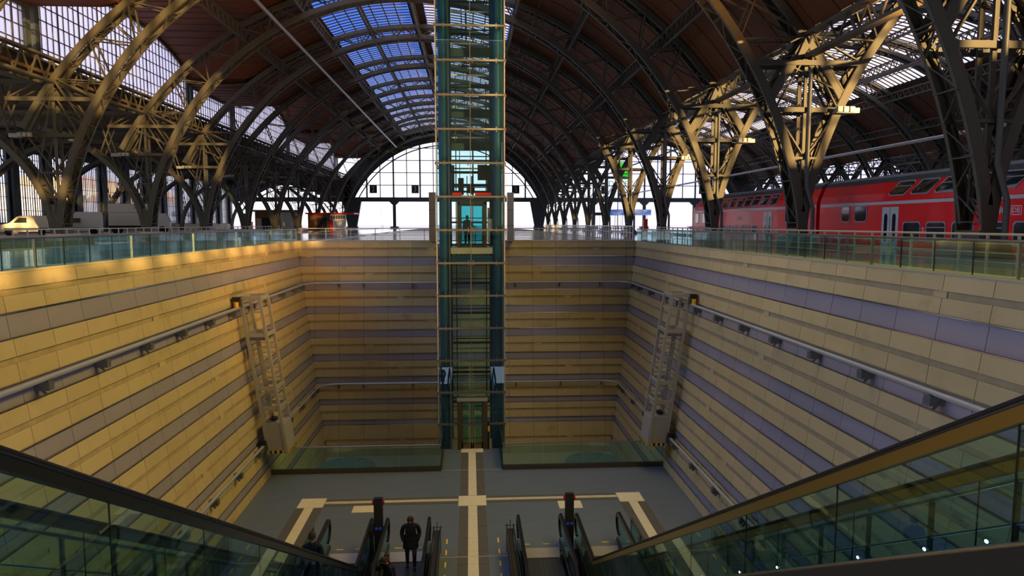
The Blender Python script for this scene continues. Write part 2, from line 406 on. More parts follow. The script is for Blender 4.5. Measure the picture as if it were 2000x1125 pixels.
for y in (21.4, 22.3, 23.2, 24.1, 25.0):
    for x in (-.95, 1.0): lbox('yellow_dash', yellow, x, x + .05, y, y + .38, ZL, ZL + .006)
lbox('threshold_strip', steel_m, -1.22, 1.36, 23.9, 23.96, ZL, ZL + .01)
lbox('threshold_strip', steel_m, -1.45, 1.55, YB, YB + .05, ZL, ZL + .01)
struct(MB().box(-11.2, 11.2, .9, 1.2, ZF, -.003).build('wall_front', backing))
# outdoors
struct(MB().box(-400, 400, 160, 900, -1.4, -.9).build('ground_outside', outdoor))
struct(MB().box(-400, -60.2, -60, 160, -1.4, -.9).build('ground_outside', outdoor))

# ------------------------------------------------------------ inspection rails with brackets
def rail_loop(z, label, skip):
    off = .30; xl, xr, y1 = xs(-1, z) + off, xs(1, z) - off, yb(z) - off
    rt = thing('inspection_rail', label, 'pipe rail', (0, 0, 0), 0)
    c = 1.1; pts = [(xl, 6, z), (xl, y1 - c, z)]
    for k in range(1, 9):
        a = PI / 2 * k / 8; pts.append((xl + c * (1 - math.cos(a)), y1 - c + c * math.sin(a), z))
    pts.append((xr - c, y1, z))
    for k in range(1, 9):
        a = PI / 2 * k / 8; pts.append((xr - c + c * math.sin(a), y1 - c + c * math.cos(a), z))
    pts.append((xr, 6, z))
    MB().tube(pts, .065, 10).build('pipe', mat('pipe_steel', (.46, .50, .55), .35, .5) if 'pipe_steel' not in MATS else MATS['pipe_steel'], rt)
    y = 17.42
    ys = []
    while y > 8: y -= 2.73
    while y < y1 - .6: ys.append(y); y += 2.73
    ys.append(y1 - .9)
    for y in ys:
        for s, x in ((-1, xl), (1, xr)):
            m = MB(); xw = xs(s, z)
            m.box(min(x - s * .1, xw), max(x - s * .1, xw), y - .11, y + .11, z - .30, z - .08)
            m.box(x - .05, x + .05, y - .05, y + .05, z - .1, z + .0)
            m.bar((x - s * .02, y - .1, z - .38), (xw, y - .1, z - .1), .04, .05)
            m.build('bracket', alu_d, rt)
    x = -8.45
    for x in (-8.45, -6.88, -3.74, 3.0, 5.9, 8.6):
        m = MB(); m.box(x - .03, x + .03, y1 - .05, y1 + .33, z - .2, z - .03); m.box(x - .03, x + .03, y1 + .1, y1 + .3, z - .32, z); m.build('bracket', alu_d, rt)
rail_loop(-2.68, 'upper steel pipe rail running around the striped pit walls', 0)
rail_loop(-9.12, 'lower steel pipe rail around the pit just above landing height', 0)

# ------------------------------------------------------------ maintenance cradles on the side walls
def cradle(s, label):
    yc = 32.4
    rt = thing('maintenance_cradle', label, 'gondola lift', (0, yc, 0), 0, 'wall maintenance cradles')
    def P(u, v, z):  # u out from wall, v along wall
        return Vector((xs(s, z) - s * (.42 + u), v, z))
    zt, zb = -2.25, -9.55; W2, U = .62, .84
    for u in (0, U):
        for v in (-W2, W2):
            MB().bar(P(u, v, zt), P(u, v, zb), .13, .13).build('post', alu, rt)
    lev = [zt, -3.95, -6.45, -7.4]
    for z in lev:
        m = MB()
        for a, b in (((0, -W2), (U, -W2)), ((0, W2), (U, W2)), ((0, -W2), (0, W2)), ((U, -W2), (U, W2))): m.bar(P(*a, z), P(*b, z), .09, .18)
        m.build('ring_frame', alu, rt)
    MB().hexa([P(0, -W2, -4.2), P(U, -W2, -4.2), P(U, W2, -4.2), P(0, W2, -4.2), P(0, -W2, -4.12), P(U, -W2, -4.12), P(U, W2, -4.12), P(0, W2, -4.12)]).build('deck', alu_d, rt)
    for i in range(17):
        z = -4.5 - i * .24
        MB().bar(P(0, -W2, z), P(0, W2, z), .03, .04).build('rung', alu, rt) if i % 2 else None
        m = MB(); m.bar(P(0, W2, z), P(U, W2, z), .03, .035); m.build('rung', alu, rt)
        if i % 3 == 0: MB().bar(P(0, -W2, z), P(U, -W2, z), .03, .04).build('rung', alu, rt); MB().bar(P(U, -W2, z), P(U, W2, z), .03, .04).build('rung', alu, rt)
    for v in (-.2, .2): MB().bar(P(.25, v, -4.2), P(.25, v, -8.2), .05, .05).build('ladder_stile', alu, rt)
    MB().bar(P(U, -W2, -2.9), P(U, W2, -2.9), .05, .05).build('hand_bar', alu, rt)
    MB().bar(P(0, -W2, -2.9), P(U, -W2, -2.9), .05, .05).build('hand_bar', alu, rt)
    m = MB(); a, b = -8.15, -9.55
    m.hexa([P(-.08, -.62, b), P(U + .08, -.62, b), P(U + .08, .62, b), P(-.08, .62, b), P(-.08, -.62, a), P(U + .08, -.62, a), P(U + .08, .62, a), P(-.08, .62, a)])
    m.build('basket_box', alu, rt)
    for side in (0, 1):
        for i in range(8):
            if side == 0: p, q = P(-.08 + i * .1175, -.64, -9.47), P(-.08 + (i + 1) * .1175, -.64, -9.47)
            else: p, q = P(U + .1, -.62 + i * .155, -9.47), P(U + .1, -.62 + (i + 1) * .155, -9.47)
            MB().bar(p, q, .02, .14).build('hazard_block', black if i % 2 else hazy, rt)
    MB().ball(P(.35, -.1, -8.02), .17, (1.2, 1, .6)).build('tool_bag', black, rt)
    for z in (-2.5, -9.2):
        m = MB(); m.hexa([P(-.42, -.75, z - .15), P(.05, -.75, z - .15), P(.05, -.55, z - .15), P(-.42, -.55, z - .15), P(-.42, -.75, z + .2), P(.05, -.75, z + .2), P(.05, -.55, z + .2), P(-.42, -.55, z + .2)])
        m.build('trolley_plate', alu_d, rt)
        for dv in (-.95, -.62):
            m = MB(); p = P(-.15, dv, z - .02); m.tube([p + Vector((0, 0, -.12)), p + Vector((0, 0, .12))], .1, 10); m.build('yellow_roller' if z > -5 else 'roller', hazy if z > -5 else alu_d, rt)
        m = MB(); m.hexa([P(-.3, -.9, z + .14), P(0, -.9, z + .14), P(0, -.62, z + .14), P(-.3, -.62, z + .14), P(-.3, -.9, z + .32), P(0, -.9, z + .32), P(0, -.62, z + .32), P(-.3, -.62, z + .32)]); m.build('motor_housing', black, rt)
    return rt
cradle(-1, 'grey open lattice maintenance cradle on the yellow left pit wall')
cradle(1, 'grey open lattice maintenance cradle on the lilac banded right pit wall')

# ------------------------------------------------------------ balustrades round the rim
def glass_balustrade(s, label):
    x = (-XL if s < 0 else XR); rt = thing('glass_balustrade', label, 'balustrade', (x, 0, 0))
    me = MB().box(-.012, .012, .012, 1.268, .0, .74).mesh('glass_panel', g_bal)
    y = 45.25 - 1.28; k = 0
    pm = MB().box(-.03, .03, -.02, .02, 0, .74).mesh('post', steel)
    jm = MB().box(-.014, .014, -.008, .008, 0, .74).mesh('joint', black)
    while y > 9:
        link('glass_panel', me, rt, (0, y, 0)); link('joint' if k % 4 else 'post', jm if k % 4 else pm, rt, (0, y, 0)); y -= 1.28; k += 1
    MB().tube([(0, y, .77), (0, 45.25, .77)], .032, 8).build('handrail', steel, rt)
glass_balustrade(-1, 'long green glass balustrade on the left rim of the pit')
glass_balustrade(1, 'long green glass balustrade on the right rim of the pit')
def railing(label, a, b, pitch, h, mids, m_=steel_m, r=.022, plate=False, vert=None):
    a = Vector(a); b = Vector(b); L = (b - a).length; t = (b - a) / L; rz = math.atan2(t.y, t.x)
    rt = thing('metal_railing', label, 'railing', a, rz)
    MB().tube([(0, 0, h), (L, 0, h)], r * 1.3, 8).build('top_rail', m_, rt)
    for q in mids: MB().tube([(0, 0, q), (L, 0, q)], r * .55, 6).build('middle_rail', m_, rt)
    pm = MB().box(-r, r, -r * 1.2, r * 1.2, 0, h)
    if plate: pm.box(-.13, .13, -.07, .07, 0, .03)
    pm = pm.mesh('post', m_); k = int(L / pitch)
    for i in range(k + 1): link('post', pm, rt, (min(L - .02, .02 + i * pitch), 0, 0))
    return rt
railing('pale metal railing along the left platform edge before the parked vans', (-19.7, 20, 0), (-19.7, 70, 0), 1.0, .87, (.3, .58))
railing('metal railing with three bars right behind the right glass balustrade', (12.4, 11, 0), (12.4, 45, 0), .95, .88, (.22, .44, .66))
railing('metal railing at the back rim of the pit, left of the lift', (-11, 45.7, 0), (-2.6, 45.7, 0), 1.6, .82, (.12, .46), plate=True)
railing('metal railing at the back rim of the pit, right of the lift', (2.95, 45.7, 0), (11, 45.7, 0), 1.6, .82, (.12, .46), plate=True)
railing('pale railing with dense uprights leading away behind the back rim right', (11.4, 47.5, 0), (11.4, 104, 0), .95, .95, (.5,), m_=white, r=.03)
railing('low metal railing along the right platform edge before the train', (18.6, 36, 0), (18.6, 58, 0), 1.5, .85, (.45,))

# ------------------------------------------------------------ landing glass barriers
def barrier(label, x0, x1):
    rt = thing('landing_barrier', label, 'glass barrier', ((x0 + x1) / 2, YB, ZL)); w = (x1 - x0) / 2
    MB().box(-w, w, -.06, .1, 0, .22).build('kerb', guide, rt)
    n_ = 4; q = 2 * w / n_
    for i in range(n_): MB().box(-w + q * i + .01, -w + q * (i + 1) - .01, 0, .02, .22, 1.28).build('glass_panel', g_bal, rt)
    MB().tube([(-w, .01, 1.3), (w, .01, 1.3)], .03, 8).build('handrail', steel, rt)
barrier('glass barrier at the back of the landing, left of the lift', xs(-1, ZL) + .02, -1.45)
barrier('glass barrier at the back of the landing, right of the lift', 1.55, xs(1, ZL) - .02)
for x, nm in ((-1.47, 'left'), (1.57, 'right')):
    rt = thing('bridge_barrier', 'short glass side barrier on the %s of the lift bridge' % nm, 'glass barrier', (x, 0, ZL))
    MB().box(-.04, .04, YB + .1, 35.9, 0, .15).build('kerb', clad, rt)
    MB().box(-.01, .01, YB + .1, 35.9, .15, 1.2).build('glass_panel', g_bal, rt)
    MB().tube([(0, YB + .05, 1.25), (0, 35.9, 1.25)], .025, 8).build('handrail', steel, rt)

# round glass canopies on the lower floor
for x, nm in ((-7.6, 'left'), (7.6, 'right')):
    rt = thing('round_canopy', 'low round bluish canopy on the lower floor at the %s' % nm, 'canopy', (x, 41.1, ZF))
    m = MB(); k = 32
    m.prism([(1.55 * math.cos(2 * PI * i / k), 1.55 * math.sin(2 * PI * i / k)) for i in range(k)], 2, 0, .12); m.build('base', clad, rt)
    dm = mat('canopy_blue', (.17, .27, .29), .2) if 'canopy_blue' not in MATS else MATS['canopy_blue']
    for i in range(6):
        a0, a1 = PI / 3 * i + .02, PI / 3 * (i + 1) - .02; m = MB()
        p = [(0, 0)] + [(1.75 * math.cos(a0 + (a1 - a0) * j / 8), 1.75 * math.sin(a0 + (a1 - a0) * j / 8)) for j in range(9)]
        m.prism(p, 2, .14, .22); m.build('sector', dm, rt)

# ------------------------------------------------------------ escalators
SL = .58
def escalator(x0, x1, up, label):
    """up: rises towards the camera; else sinks towards it"""
    rt = thing('escalator', label, 'escalator', ((x0 + x1) / 2, 24.0, ZL)); w = (x1 - x0) / 2
    # rail path in local (y, z): newel round the landing end, then level, then slope
    yb_, sg = -2.95, (1 if up else -1)
    if up: yend = 2.3 - 24
    else: yend = -12
    def zr(y, h): return h if y >= yb_ else h + sg * SL * (yb_ - y)
    Rn = .32; top = 1.22
    def path(h0):
        pts = []
        if up: pts += [(yend - .8, zr(yend, top)), (yend, zr(yend, top))]
        else: pts += [(yend, zr(yend, top))]
        for k in range(5): pts.append((yb_ - .6 + .3 * k, h0 + sg * max(0, SL * (yb_ - (yb_ - .6 + .3 * k))) * 1.0))
        for k in range(0, 13):
            a = PI / 2 - PI * k / 12; pts.append((.55 + Rn * 1.3 * math.cos(a), h0 - .42 + .42 * math.sin(a)))
        return pts
    for s in (-1, 1):
        x = s * w
        pts = path(top); hp = [(x, y, z) for y, z in pts]
        m = MB(); 
        for dx in (-.022, .022): m.tube([(x + dx, y, z) for _, y, z in hp], .032, 8)
        m.build('handrail', rubber, rt)
        m = MB(); gp_ = [(y, z) for _, y, z in hp[:-9]]
        for (ya, za), (yb2, zb2) in zip(gp_[:-1], gp_[1:]): m.hexa([(x - .045, ya, za - .17), (x + .045, ya, za - .17), (x + .045, yb2, zb2 - .17), (x - .045, yb2, zb2 - .17), (x - .03, ya, za - .03), (x + .03, ya, za - .03), (x + .03, yb2, zb2 - .03), (x - .03, yb2, zb2 - .03)])
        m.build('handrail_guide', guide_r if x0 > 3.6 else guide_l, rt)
        # glass panels between skirt and rail
        ys = [.75, -1.2, yb_]; y = yb_
        while y - 2.35 > yend: y -= 2.35; ys.append(y)
        ys.append(yend)
        for a, b in zip(ys[:-1], ys[1:]):
            m = MB(); a_, b_ = a - .008, b + .008
            m.hexa([(x - .007, b_, zr(b, .13)), (x + .007, b_, zr(b, .13)), (x + .007, a_, zr(a, .13)), (x - .007, a_, zr(a, .13)),
                    (x - .007, b_, zr(b, top - .06)), (x + .007, b_, zr(b, top - .06)), (x + .007, a_, zr(a, top - .06)), (x - .007, a_, zr(a, top - .06))])
            m.build('glass_panel', g_esc, rt)
            m = MB(); m.bar((x, b, zr(b, .13)), (x, b, zr(b, top - .06)), .012, .012); m.build('joint', black, rt)
        # skirt and outer cladding
        m = MB(); lo = -.75
        P = [(.9, 0), (.9, .13), (yb_, .13), (yend, zr(yend, .13)), (yend, zr(yend, lo)), (yb_, lo), (-.5, lo + .3), (.9, -.02)]
        m.prism(P, 0, x - .03, x + .03); m.build('skirt_cladding', clad, rt)
        MB().tube([(x, .85, .13), (x, yb_, .13), (x, yend, zr(yend, .13))], .035, 6).build('skirt_trim', guide if s * (x0 + x1) > 0 else steel, rt)
        # comb lamp
        MB().box(x - s * .16 - .05, x - s * .16 + .05, -.75, -.5, .1, .32).build('comb_lamp', steel, rt)
    MB().box(-w + .1, w - .1, -.3, .45, -.03, .012).build('comb_plate', steel_m, rt)
    n_ = int((-.3 - yend) / .4)
    sm = MB().box(-w + .11, w - .11, -.4, 0, -.22, 0)
    for i in range(9):
        xx = -w + .15 + (2 * w - .3) * i / 8; sm.box(xx - .02, xx + .02, -.4, 0, 0, .012)
    sm = sm.mesh('step', step_m)
    for i in range(n_):
        y = -.3 - .4 * i; z = zr(y - .2, 0) - .02
        if not up and y - .2 > yb_ + 1.2: z = -.02
        link('step', sm, rt, (0, y, z))
    MB().hexa([(-w, yend, zr(yend, -.8)), (w, yend, zr(yend, -.8)), (w, yb_, -.8), (-w, yb_, -.8), (-w, yend, zr(yend, -.45)), (w, yend, zr(yend, -.45)), (w, yb_, -.4), (-w, yb_, -.4)]).build('truss_soffit', clad, rt)
    return rt
escalator(-5.25, -3.66, True, 'outer left escalator rising from the landing towards the viewer')
escalator(-3.08, -1.55, False, 'inner left escalator descending under the viewer, walking man on it')
escalator(1.75, 3.35, False, 'inner right empty escalator descending under the viewer')
escalator(3.95, 5.55, True, 'outer right empty escalator rising from the landing towards the viewer')
# spot lamps along the foot of the near right balustrade
for i, y in enumerate((4.9, 5.6, 6.6, 8.4, 9.6, 11.2, 13.0, 15.0)):
    o = MB().ball((0, 0, 0), .02, (.4, 1, .7), 8, 5).build('skirt_lamp', led, None, (4.0, y, 2.56 - .58 * y - 1.05))
    tag(o, 'small bright lamp at the foot of the right escalator glass, %s from the viewer' % ORD[i], 'lamp', 'escalator skirt lamps')
# slim railings beside the middle walkway
def stub_rail(x, label):
    rt = thing('walkway_railing', label, 'railing', (x, 24.2, ZL))
    for dx in (-.12, .12):
        MB().tube([(dx, .1, -.0), (dx, .1, 1.02), (dx, -9, 1.02)], .025, 8).build('rail_tube', steel, rt)
    MB().tube([(-.2, .1, 1.0), (.2, .1, 1.0)], .03, 8).build('cross_tube', steel, rt)
    MB().tube([(.0, .0, 0), (.0, .0, 1.25)], .02, 8).build('post', steel, rt)
    for y in (-.1, -1.3, -2.6, -3.9): MB().box(-.1, .1, y - .02, y + .02, .05, .1).build('cross_bar', steel, rt)
    MB().box(-.09, .09, -8, 0, .0, .9).build('infill_panel', clad, rt)
stub_rail(-1.24, 'short steel railing left of the middle walkway'); stub_rail(1.42, 'short steel railing right of the middle walkway')
for x, nm in ((-5.75, 'left'), (6.0, 'right')):
    rt = thing('stair_railing', 'glazed steel stair railing outside the outer %s escalator' % nm, 'railing', (x, 24.0, ZL))
    y = 0
    MB().tube([(0, .6, 1.05), (0, -2.95, 1.05), (0, -21, 1.05 + SL * 18.05)], .03, 8).build('handrail', steel, rt)
    MB().tube([(0, -2.95, .55), (0, -21, .55 + SL * 18.05)], .02, 6).build('middle_rail', steel_m, rt)
    for i in range(16):
        y = .5 - i * 1.35; z = 0 if y > -2.95 else SL * (-2.95 - y)
        MB().bar((0, y, z), (0, y, z + 1.05), .05, .05).build('post', alu_d, rt)
    MB().box(-.05, .05, -2.9, .5, .1, .95).build('end_panel', g_esc, rt)
    for i in range(44):
        y = -2.95 - i * .4; z = SL * (i * .4)
        MB().box(min(0, (1 if x > 0 else -1) * 3.0), max(0, (1 if x > 0 else -1) * 3.0), y - .4, y, z - .25, z).build('stair_tread', floor_l, rt) if False else None

# ------------------------------------------------------------ signal pillars between the escalators
for x, nm in ((-3.37, 'left'), (3.63, 'right')):
    rt = thing('signal_pillar', 'dark slim pillar with red lamps between the %s pair of escalators' % nm, 'pillar', (x, 24.4, ZL))
    MB().box(-.155, .155, -.1, .1, 0, 2.1).build('column', black, rt)
    MB().box(-.155, .155, -.115, -.1, .0, 2.05).build('front_panel', clad, rt)
    for s in (-1, 1):
        m = MB(); m.tube([(s * .16, -.02, 1.95), (s * .22, -.02, 1.95)], .05, 10); m.tube([(s * .19, -.02, 1.86), (s * .19, -.02, 2.04)], .025, 8); m.build('red_lamp', redled, rt)
    for s in (-1, 1): MB().ball((s * .07, -.125, 1.0), .055, (1, .3, 1), 10, 6).build('blue_indicator', blueled, rt)
    MB().box(-.26, -.17, -.6, -.1, 0, 1.15).build('side_box', black, rt)

# ------------------------------------------------------------ glass lift tower
SX0, SX1, SY0, SY1 = -1.70, 1.83, 36.05, 39.6
lt = thing('lift_tower', 'tall teal glass lift tower rising from the landing through the hall', 'lift tower', (0, 0, 0))
LV = [11.15 - 1.725 * i for i in range(-3, 13)]
clamp_me = MB().box(-.03, .03, -.03, .03, -.12, .14).mesh('glass_clamp', alu_d)
for z in LV:
    m = MB(); m.box(SX0 - .08, SX1 + .08, SY0 - .12, SY0 + .02, z - .045, z + .045); m.build('front_band', alu_d, lt)
    MB().box(SX0 - .08, SX0 + .02, SY0, SY1, z - .04, z + .04).build('side_band', steel_m, lt)
    MB().box(SX1 - .02, SX1 + .08, SY0, SY1, z - .04, z + .04).build('side_band', steel_m, lt)
    MB().box(SX0 - .05, SX1 + .05, SY1 - .05, SY1 + .05, z - .04, z + .04).build('rear_band', steel_m, lt)
    for dz in (.35, .62):
        MB().box(SX0 + .3, SX1 - .3, SY1 - .45, SY1 - .3, z + dz, z + dz + (.11 if dz < .5 else .05)).build('cross_beam', teal_d, lt)
    for x in (SX0 + .42, -.06, .19, SX1 - .42): link('glass_clamp', clamp_me, lt, (x, SY0, z))
cx = (SX0 + SX1) / 2
def gp(z0, z1):
    for a, b in ((SX0, cx), (cx, SX1)):
        MB().box(a + .006, b - .006, SY0 - .01, SY0 + .006, z0 + .01, z1 - .01).build('front_glass_panel', g_shaft, lt)
    for x in (SX0, SX1): MB().box(x - .008, x + .008, SY0 + .01, SY1 - .01, z0 + .01, z1 - .01).build('side_glass_panel', g_shaft, lt)
    if not (-.2 < (z0 + z1) / 2 < 2.6): MB().box(SX0 + .01, SX1 - .01, SY1 - .01, SY1 + .006, z0 + .01, z1 - .01).build('rear_glass_panel', g_shaft, lt)
for a, b in zip(LV[1:], LV[:-1]): gp(a, b)
for a, b in ((SX0, -.66), (.84, SX1)): MB().box(a + .006, b, SY0 - .01, SY0 + .006, ZL + .05, LV[-1] - .02).build('front_glass_panel', g_shaft, lt)
for x in (SX0, SX1): MB().box(x - .008, x + .008, SY0 + .01, SY1 - .01, ZL + .05, LV[-1] - .02).build('side_glass_panel', g_shaft, lt)
MB().box(cx - .018, cx + .018, SY0 - .03, SY0 - .012, LV[-1], LV[0]).build('centre_joint', alu_d, lt)
for x in (SX0, SX1): MB().box(x - .03, x + .03, SY0 - .03, SY0 + .03, ZL, LV[0]).build('corner_profile', steel_m, lt)
for x in (SX0 + .36, SX1 - .36):
    for y in (SY0 + .42, SY1 - .42):
        MB().tube([(x, y, ZF), (x, y, LV[0])], .25, 20).build('corner_column', bluesteel, lt)
    xx = x + (.33 if x < 0 else -.33)
    MB().tube([(x + (.02 if x < 0 else .33), SY0 + .3, ZL), (x + (.02 if x < 0 else .33), SY0 + .3, LV[0])] if False else [(x + (.30 if x < 0 else .30), SY0 + .14, ZL), (x + (.30 if x < 0 else .30), SY0 + .14, LV[0])], .055, 10).build('service_pipe', steel, lt)
    MB().box(xx - .05, xx + .05, 37.7, 37.95, ZL, LV[0]).build('guide_rail', teal_d, lt)
MB().box(-.78, -.72, SY1 - .4, SY1 - .34, ZL, 9).build('cable_duct', teal_d, lt)
MB().box(.92, .98, SY1 - .4, SY1 - .34, ZL, 9).build('cable_duct', teal_d, lt)
MB().box(SX0 - .1, SX1 + .1, SY0 - .1, SY1 + .1, LV[0], LV[0] + .25).build('tower_roof', teal_d, lt)
# sheave beam high in the shaft
m = MB(); m.tube([(-1.2, 38.4, 8.6), (1.3, 38.4, 8.6)], .12, 14); m.build('round_beam', teal_d, lt)
for z in (10.3, 7.0, 5.2): MB().box(-1.25, 1.4, 38.9, 39.2, z, z + .45).build('machine_beam', teal_d, lt)
# landing door of the lower stop
rt = thing('lift_door', 'bronze framed lift door on the landing at the foot of the tower', 'lift door', (0, 35.98, ZL))
m = MB(); m.box(-.70, -.48, -.12, .2, 0, 2.62); m.box(.66, .90, -.12, .2, 0, 2.62); m.build('door_frame', guide, rt)
MB().box(-.72, .90, -.14, .22, 2.62, 2.76).build('frame_head', steel_m, rt)
for a, b in ((-.48, .08), (.10, .66)):
    l_ = MB(); l_.box(a, a + .07, .0, .05, .0, 2.6); l_.box(b - .07, b, .0, .05, .0, 2.6); l_.box(a, b, .0, .05, 2.52, 2.6); l_.box(a, b, .0, .05, 0, .32)
    d_ = l_.build('door_leaf', guide, rt); MB().box(a + .07, b - .07, .02, .03, .32, 2.52).build('glass_pane', g_car, d_)
MB().box(.92, 1.02, -.16, -.1, .98, 1.25).build('call_panel', yellow, rt)
MB().box(.88, 1.0, -.1, .1, 0, 1.5).build('side_pillar', black, rt)
# car
ct = thing('lift_car', 'glass lift car stopped at concourse level inside the tower', 'lift car', (0, 0, -.12))
MB().box(-1.22, 1.38, 36.5, 39.3, -.16, 0).build('floor_plate', steel_m, ct)
MB().box(-1.22, 1.38, 36.45, 36.5, -.34, -.02).build('sill_plate', alu, ct)
MB().box(-1.22, 1.38, 36.45, 36.49, -.78, -.45).build('apron', bluesteel, ct)
MB().box(-1.22, 1.38, 36.5, 39.3, 2.55, 2.72).build('roof_plate', teal_d, ct)
for x in (-1.2, 1.28):
    for y in (36.5, 39.2): MB().box(x, x + .09, y, y + .09, 0, 2.55).build('corner_post', teal_d, ct)
    MB().box(x + .03, x + .05, 36.6, 39.2, 0, 2.55).build('side_glass', g_car, ct)
for y0 in (36.47, 39.24):
    m = MB(); m.box(-.66, -.50, y0, y0 + .08, 0, 2.4); m.box(.76, .92, y0, y0 + .08, 0, 2.4); m.box(-.66, .92, y0, y0 + .08, 2.25, 2.42); m.build('door_frame', guide, ct)
    for a, b in ((-.50, .12), (.14, .76)):
        m = MB(); m.box(a, a + .05, y0 + .02, y0 + .06, 0, 2.25); m.box(b - .05, b, y0 + .02, y0 + .06, 0, 2.25); m.box(a, b, y0 + .02, y0 + .06, 0, .12)
        d_ = m.build('door_leaf', guide, ct); MB().box(a + .05, b - .05, y0 + .03, y0 + .04, .12, 2.25).build('glass_pane', g_car, d_)
MB().box(.95, 1.2, 36.55, 36.6, .9, 1.5).build('button_panel', steel_m, ct)
MB().box(.96, 1.10, 37.0, 37.1, .2, 2.1).build('white_strip', white, ct)
for a, b in ((-.9, -.4), (.3, 1.15)): MB().box(a, b, 36.55, 37.0, 2.72, 2.88).build('orange_housing', redpaint, ct)
m = MB(); m.box(-.95, 1.1, 37.6, 37.8, 3.25, 3.4); m.box(-.95, -.8, 37.6, 37.8, 2.7, 4.4); m.box(.95, 1.1, 37.6, 37.8, 2.7, 4.4); m.box(-1.25, 1.35, 37.6, 37.8, 3.95, 4.08); m.build('car_sling', teal_d, ct)
m = MB(); m.box(-.6, -.3, 37.4, 37.8, 2.8, 3.7); m.box(.45, .95, 37.3, 37.8, 3.6, 4.4); m.box(.1, .16, 37.4, 37.5, 2.8, 3.8); m.box(-.15, -.1, 37.4, 37.5, 2.8, 3.8); m.build('door_machine', black, ct)
# bridge to the concourse and its portal
rt = thing('lift_bridge', 'concourse level bridge with metal portal walls behind the lift', 'bridge', (0, 0, 0))
MB().box(-1.6, 1.75, 39.65, 45.2, -.4, -.01).build('deck', floor_c, rt)
for x in (-2.58, 2.42):
    MB().box(x, x + .42, 44.2, 45.2, 0, 3.12).build('portal_wall', steel, rt)
    for zz in (1.0, 2.0): MB().box(x - .01, x + .43, 44.18, 44.21, zz, zz + .02).build('panel_joint', black, rt)
for x in (-1.6, 1.75):
    MB().box(x - .01, x + .01, 39.7, 44.2, .02, 1.0).build('glass_panel', g_bal, rt); MB().tube([(x, 39.7, 1.03), (x, 44.2, 1.03)], .025, 8).build('handrail', steel, rt)

# ------------------------------------------------------------ the iron train hall
FY = [22.6 + 12.9 * i for i in range(11)]
HS, RI, ZI, RO, ZO = 22.35, 22.6, -2.2, 28.0, -6.5
CXM = -5.05
CX2, CX3 = CXM + 2 * HS, CXM + 4 * HS
YEND = 155.0
def inner(th): return Vector((RI * math.sin(th), 0, ZI + RI * math.cos(th)))
def outer(th):
    c = (ZI - ZO); b = c * math.cos(th); t = -b + math.sqrt(b * b + RO * RO - c * c)
    return Vector((t * math.sin(th), 0, ZI + t * math.cos(th)))
def chord(pts, depth, ws, lace=True, plate=.05):
    """box chord: two web plates with flanges and zigzag lacing across the open faces"""
    m = MB(); k = len(pts)
    nrm = []
    for i in range(k):
        t = (pts[min(i + 1, k - 1)] - pts[max(i - 1, 0)]).normalized(); nrm.append(Vector((-t.z, 0, t.x)))
    for s in (-1, 1):
        for (y, th_, dd) in ((s * ws, plate, depth), (s * (ws - .08), .16, .05)):
            offs = (0,) if dd == depth else (-depth / 2, depth / 2)
            for of in offs:
                vs = []
                for p, q in zip(pts, nrm):
                    c = p + q * of
                    for a, b in ((-1, -1), (1, -1), (1, 1), (-1, 1)): vs.append(c + q * (b * dd / 2) + Vector((0, y + a * th_ / 2, 0)))
                fs = [(4 * i + j, 4 * i + (j + 1) % 4, 4 * i + 4 + (j + 1) % 4, 4 * i + 4 + j) for i in range(k - 1) for j in range(4)]
                m.add(vs, fs + [(3, 2, 1, 0), (4 * k - 4, 4 * k - 3, 4 * k - 2, 4 * k - 1)])
    if lace:
        for i in range(k - 1):
            for of in (-depth / 2, depth / 2):
                a = pts[i] + nrm[i] * of; b = pts[i + 1] + nrm[i + 1] * of; s = 1 if i % 2 else -1
                m.bar(a + Vector((0, s * ws, 0)), b + Vector((0, -s * ws, 0)), .07, .03)
                if i % 2 == 0: m.bar(a + Vector((0, -ws, 0)), a + Vector((0, ws, 0)), .14, .04)
    return m
TB = math.asin(HS / RI)
TN = math.radians(64)
ip = [inner(-TB + 2 * TB * i / 56) for i in range(57)]
inner_me = chord(ip, .38, .6).mesh('inner_chord', iron)
phm = math.asin(24.3 / RO)
op = [Vector((RO * math.sin(-phm + 2 * phm * i / 44), 0, ZO + RO * math.cos(-phm + 2 * phm * i / 44))) for i in range(45)]
outer_me = chord(op, .36, .55).mesh('outer_chord', iron)
NS = 16; strut_me = []
for i in range(NS):
    a = -TN + 2 * TN * i / NS; c = a + 2 * TN / NS; b = (a + c) / 2
    for p, q in ((inner(a), outer(b)), (outer(b), inner(c))):
        m = MB()
        for s in (-1, 1): m.bar(p + Vector((0, s * .5, 0)), q + Vector((0, s * .5, 0)), .07, .19, up=(0, 1, 0))
        L = (q - p).length; kk = max(2, int(L / .7))
        for j in range(kk):
            s = 1 if j % 2 else -1; m.bar(p.lerp(q, j / kk) + Vector((0, s * .5, 0)), p.lerp(q, (j + 1) / kk) + Vector((0, -s * .5, 0)), .04, .03)
        strut_me.append(m.mesh('web_strut', iron))
    m = MB()
    if i % 2 == 0:
        o_ = outer(a)
        for s in (-1, 1): m.bar(inner(a) + Vector((0, s * .5, 0)), o_ + Vector((0, s * .5, 0)), .07, .14, up=(0, 1, 0))
        for j in range(3): s = 1 if j % 2 else -1; m.bar(inner(a).lerp(o_, j / 3) + Vector((0, s * .5, 0)), inner(a).lerp(o_, (j + 1) / 3) + Vector((0, -s * .5, 0)), .04, .03)
        strut_me.append(m.mesh('web_post', iron))
def arch(cx_, y, label):
    rt = thing('roof_arch', label, 'arch', (cx_, y, 0), 0)
    link('inner_chord', inner_me, rt); link('outer_chord', outer_me, rt)
    for me in strut_me: link(me.name.split('.')[0], me, rt)
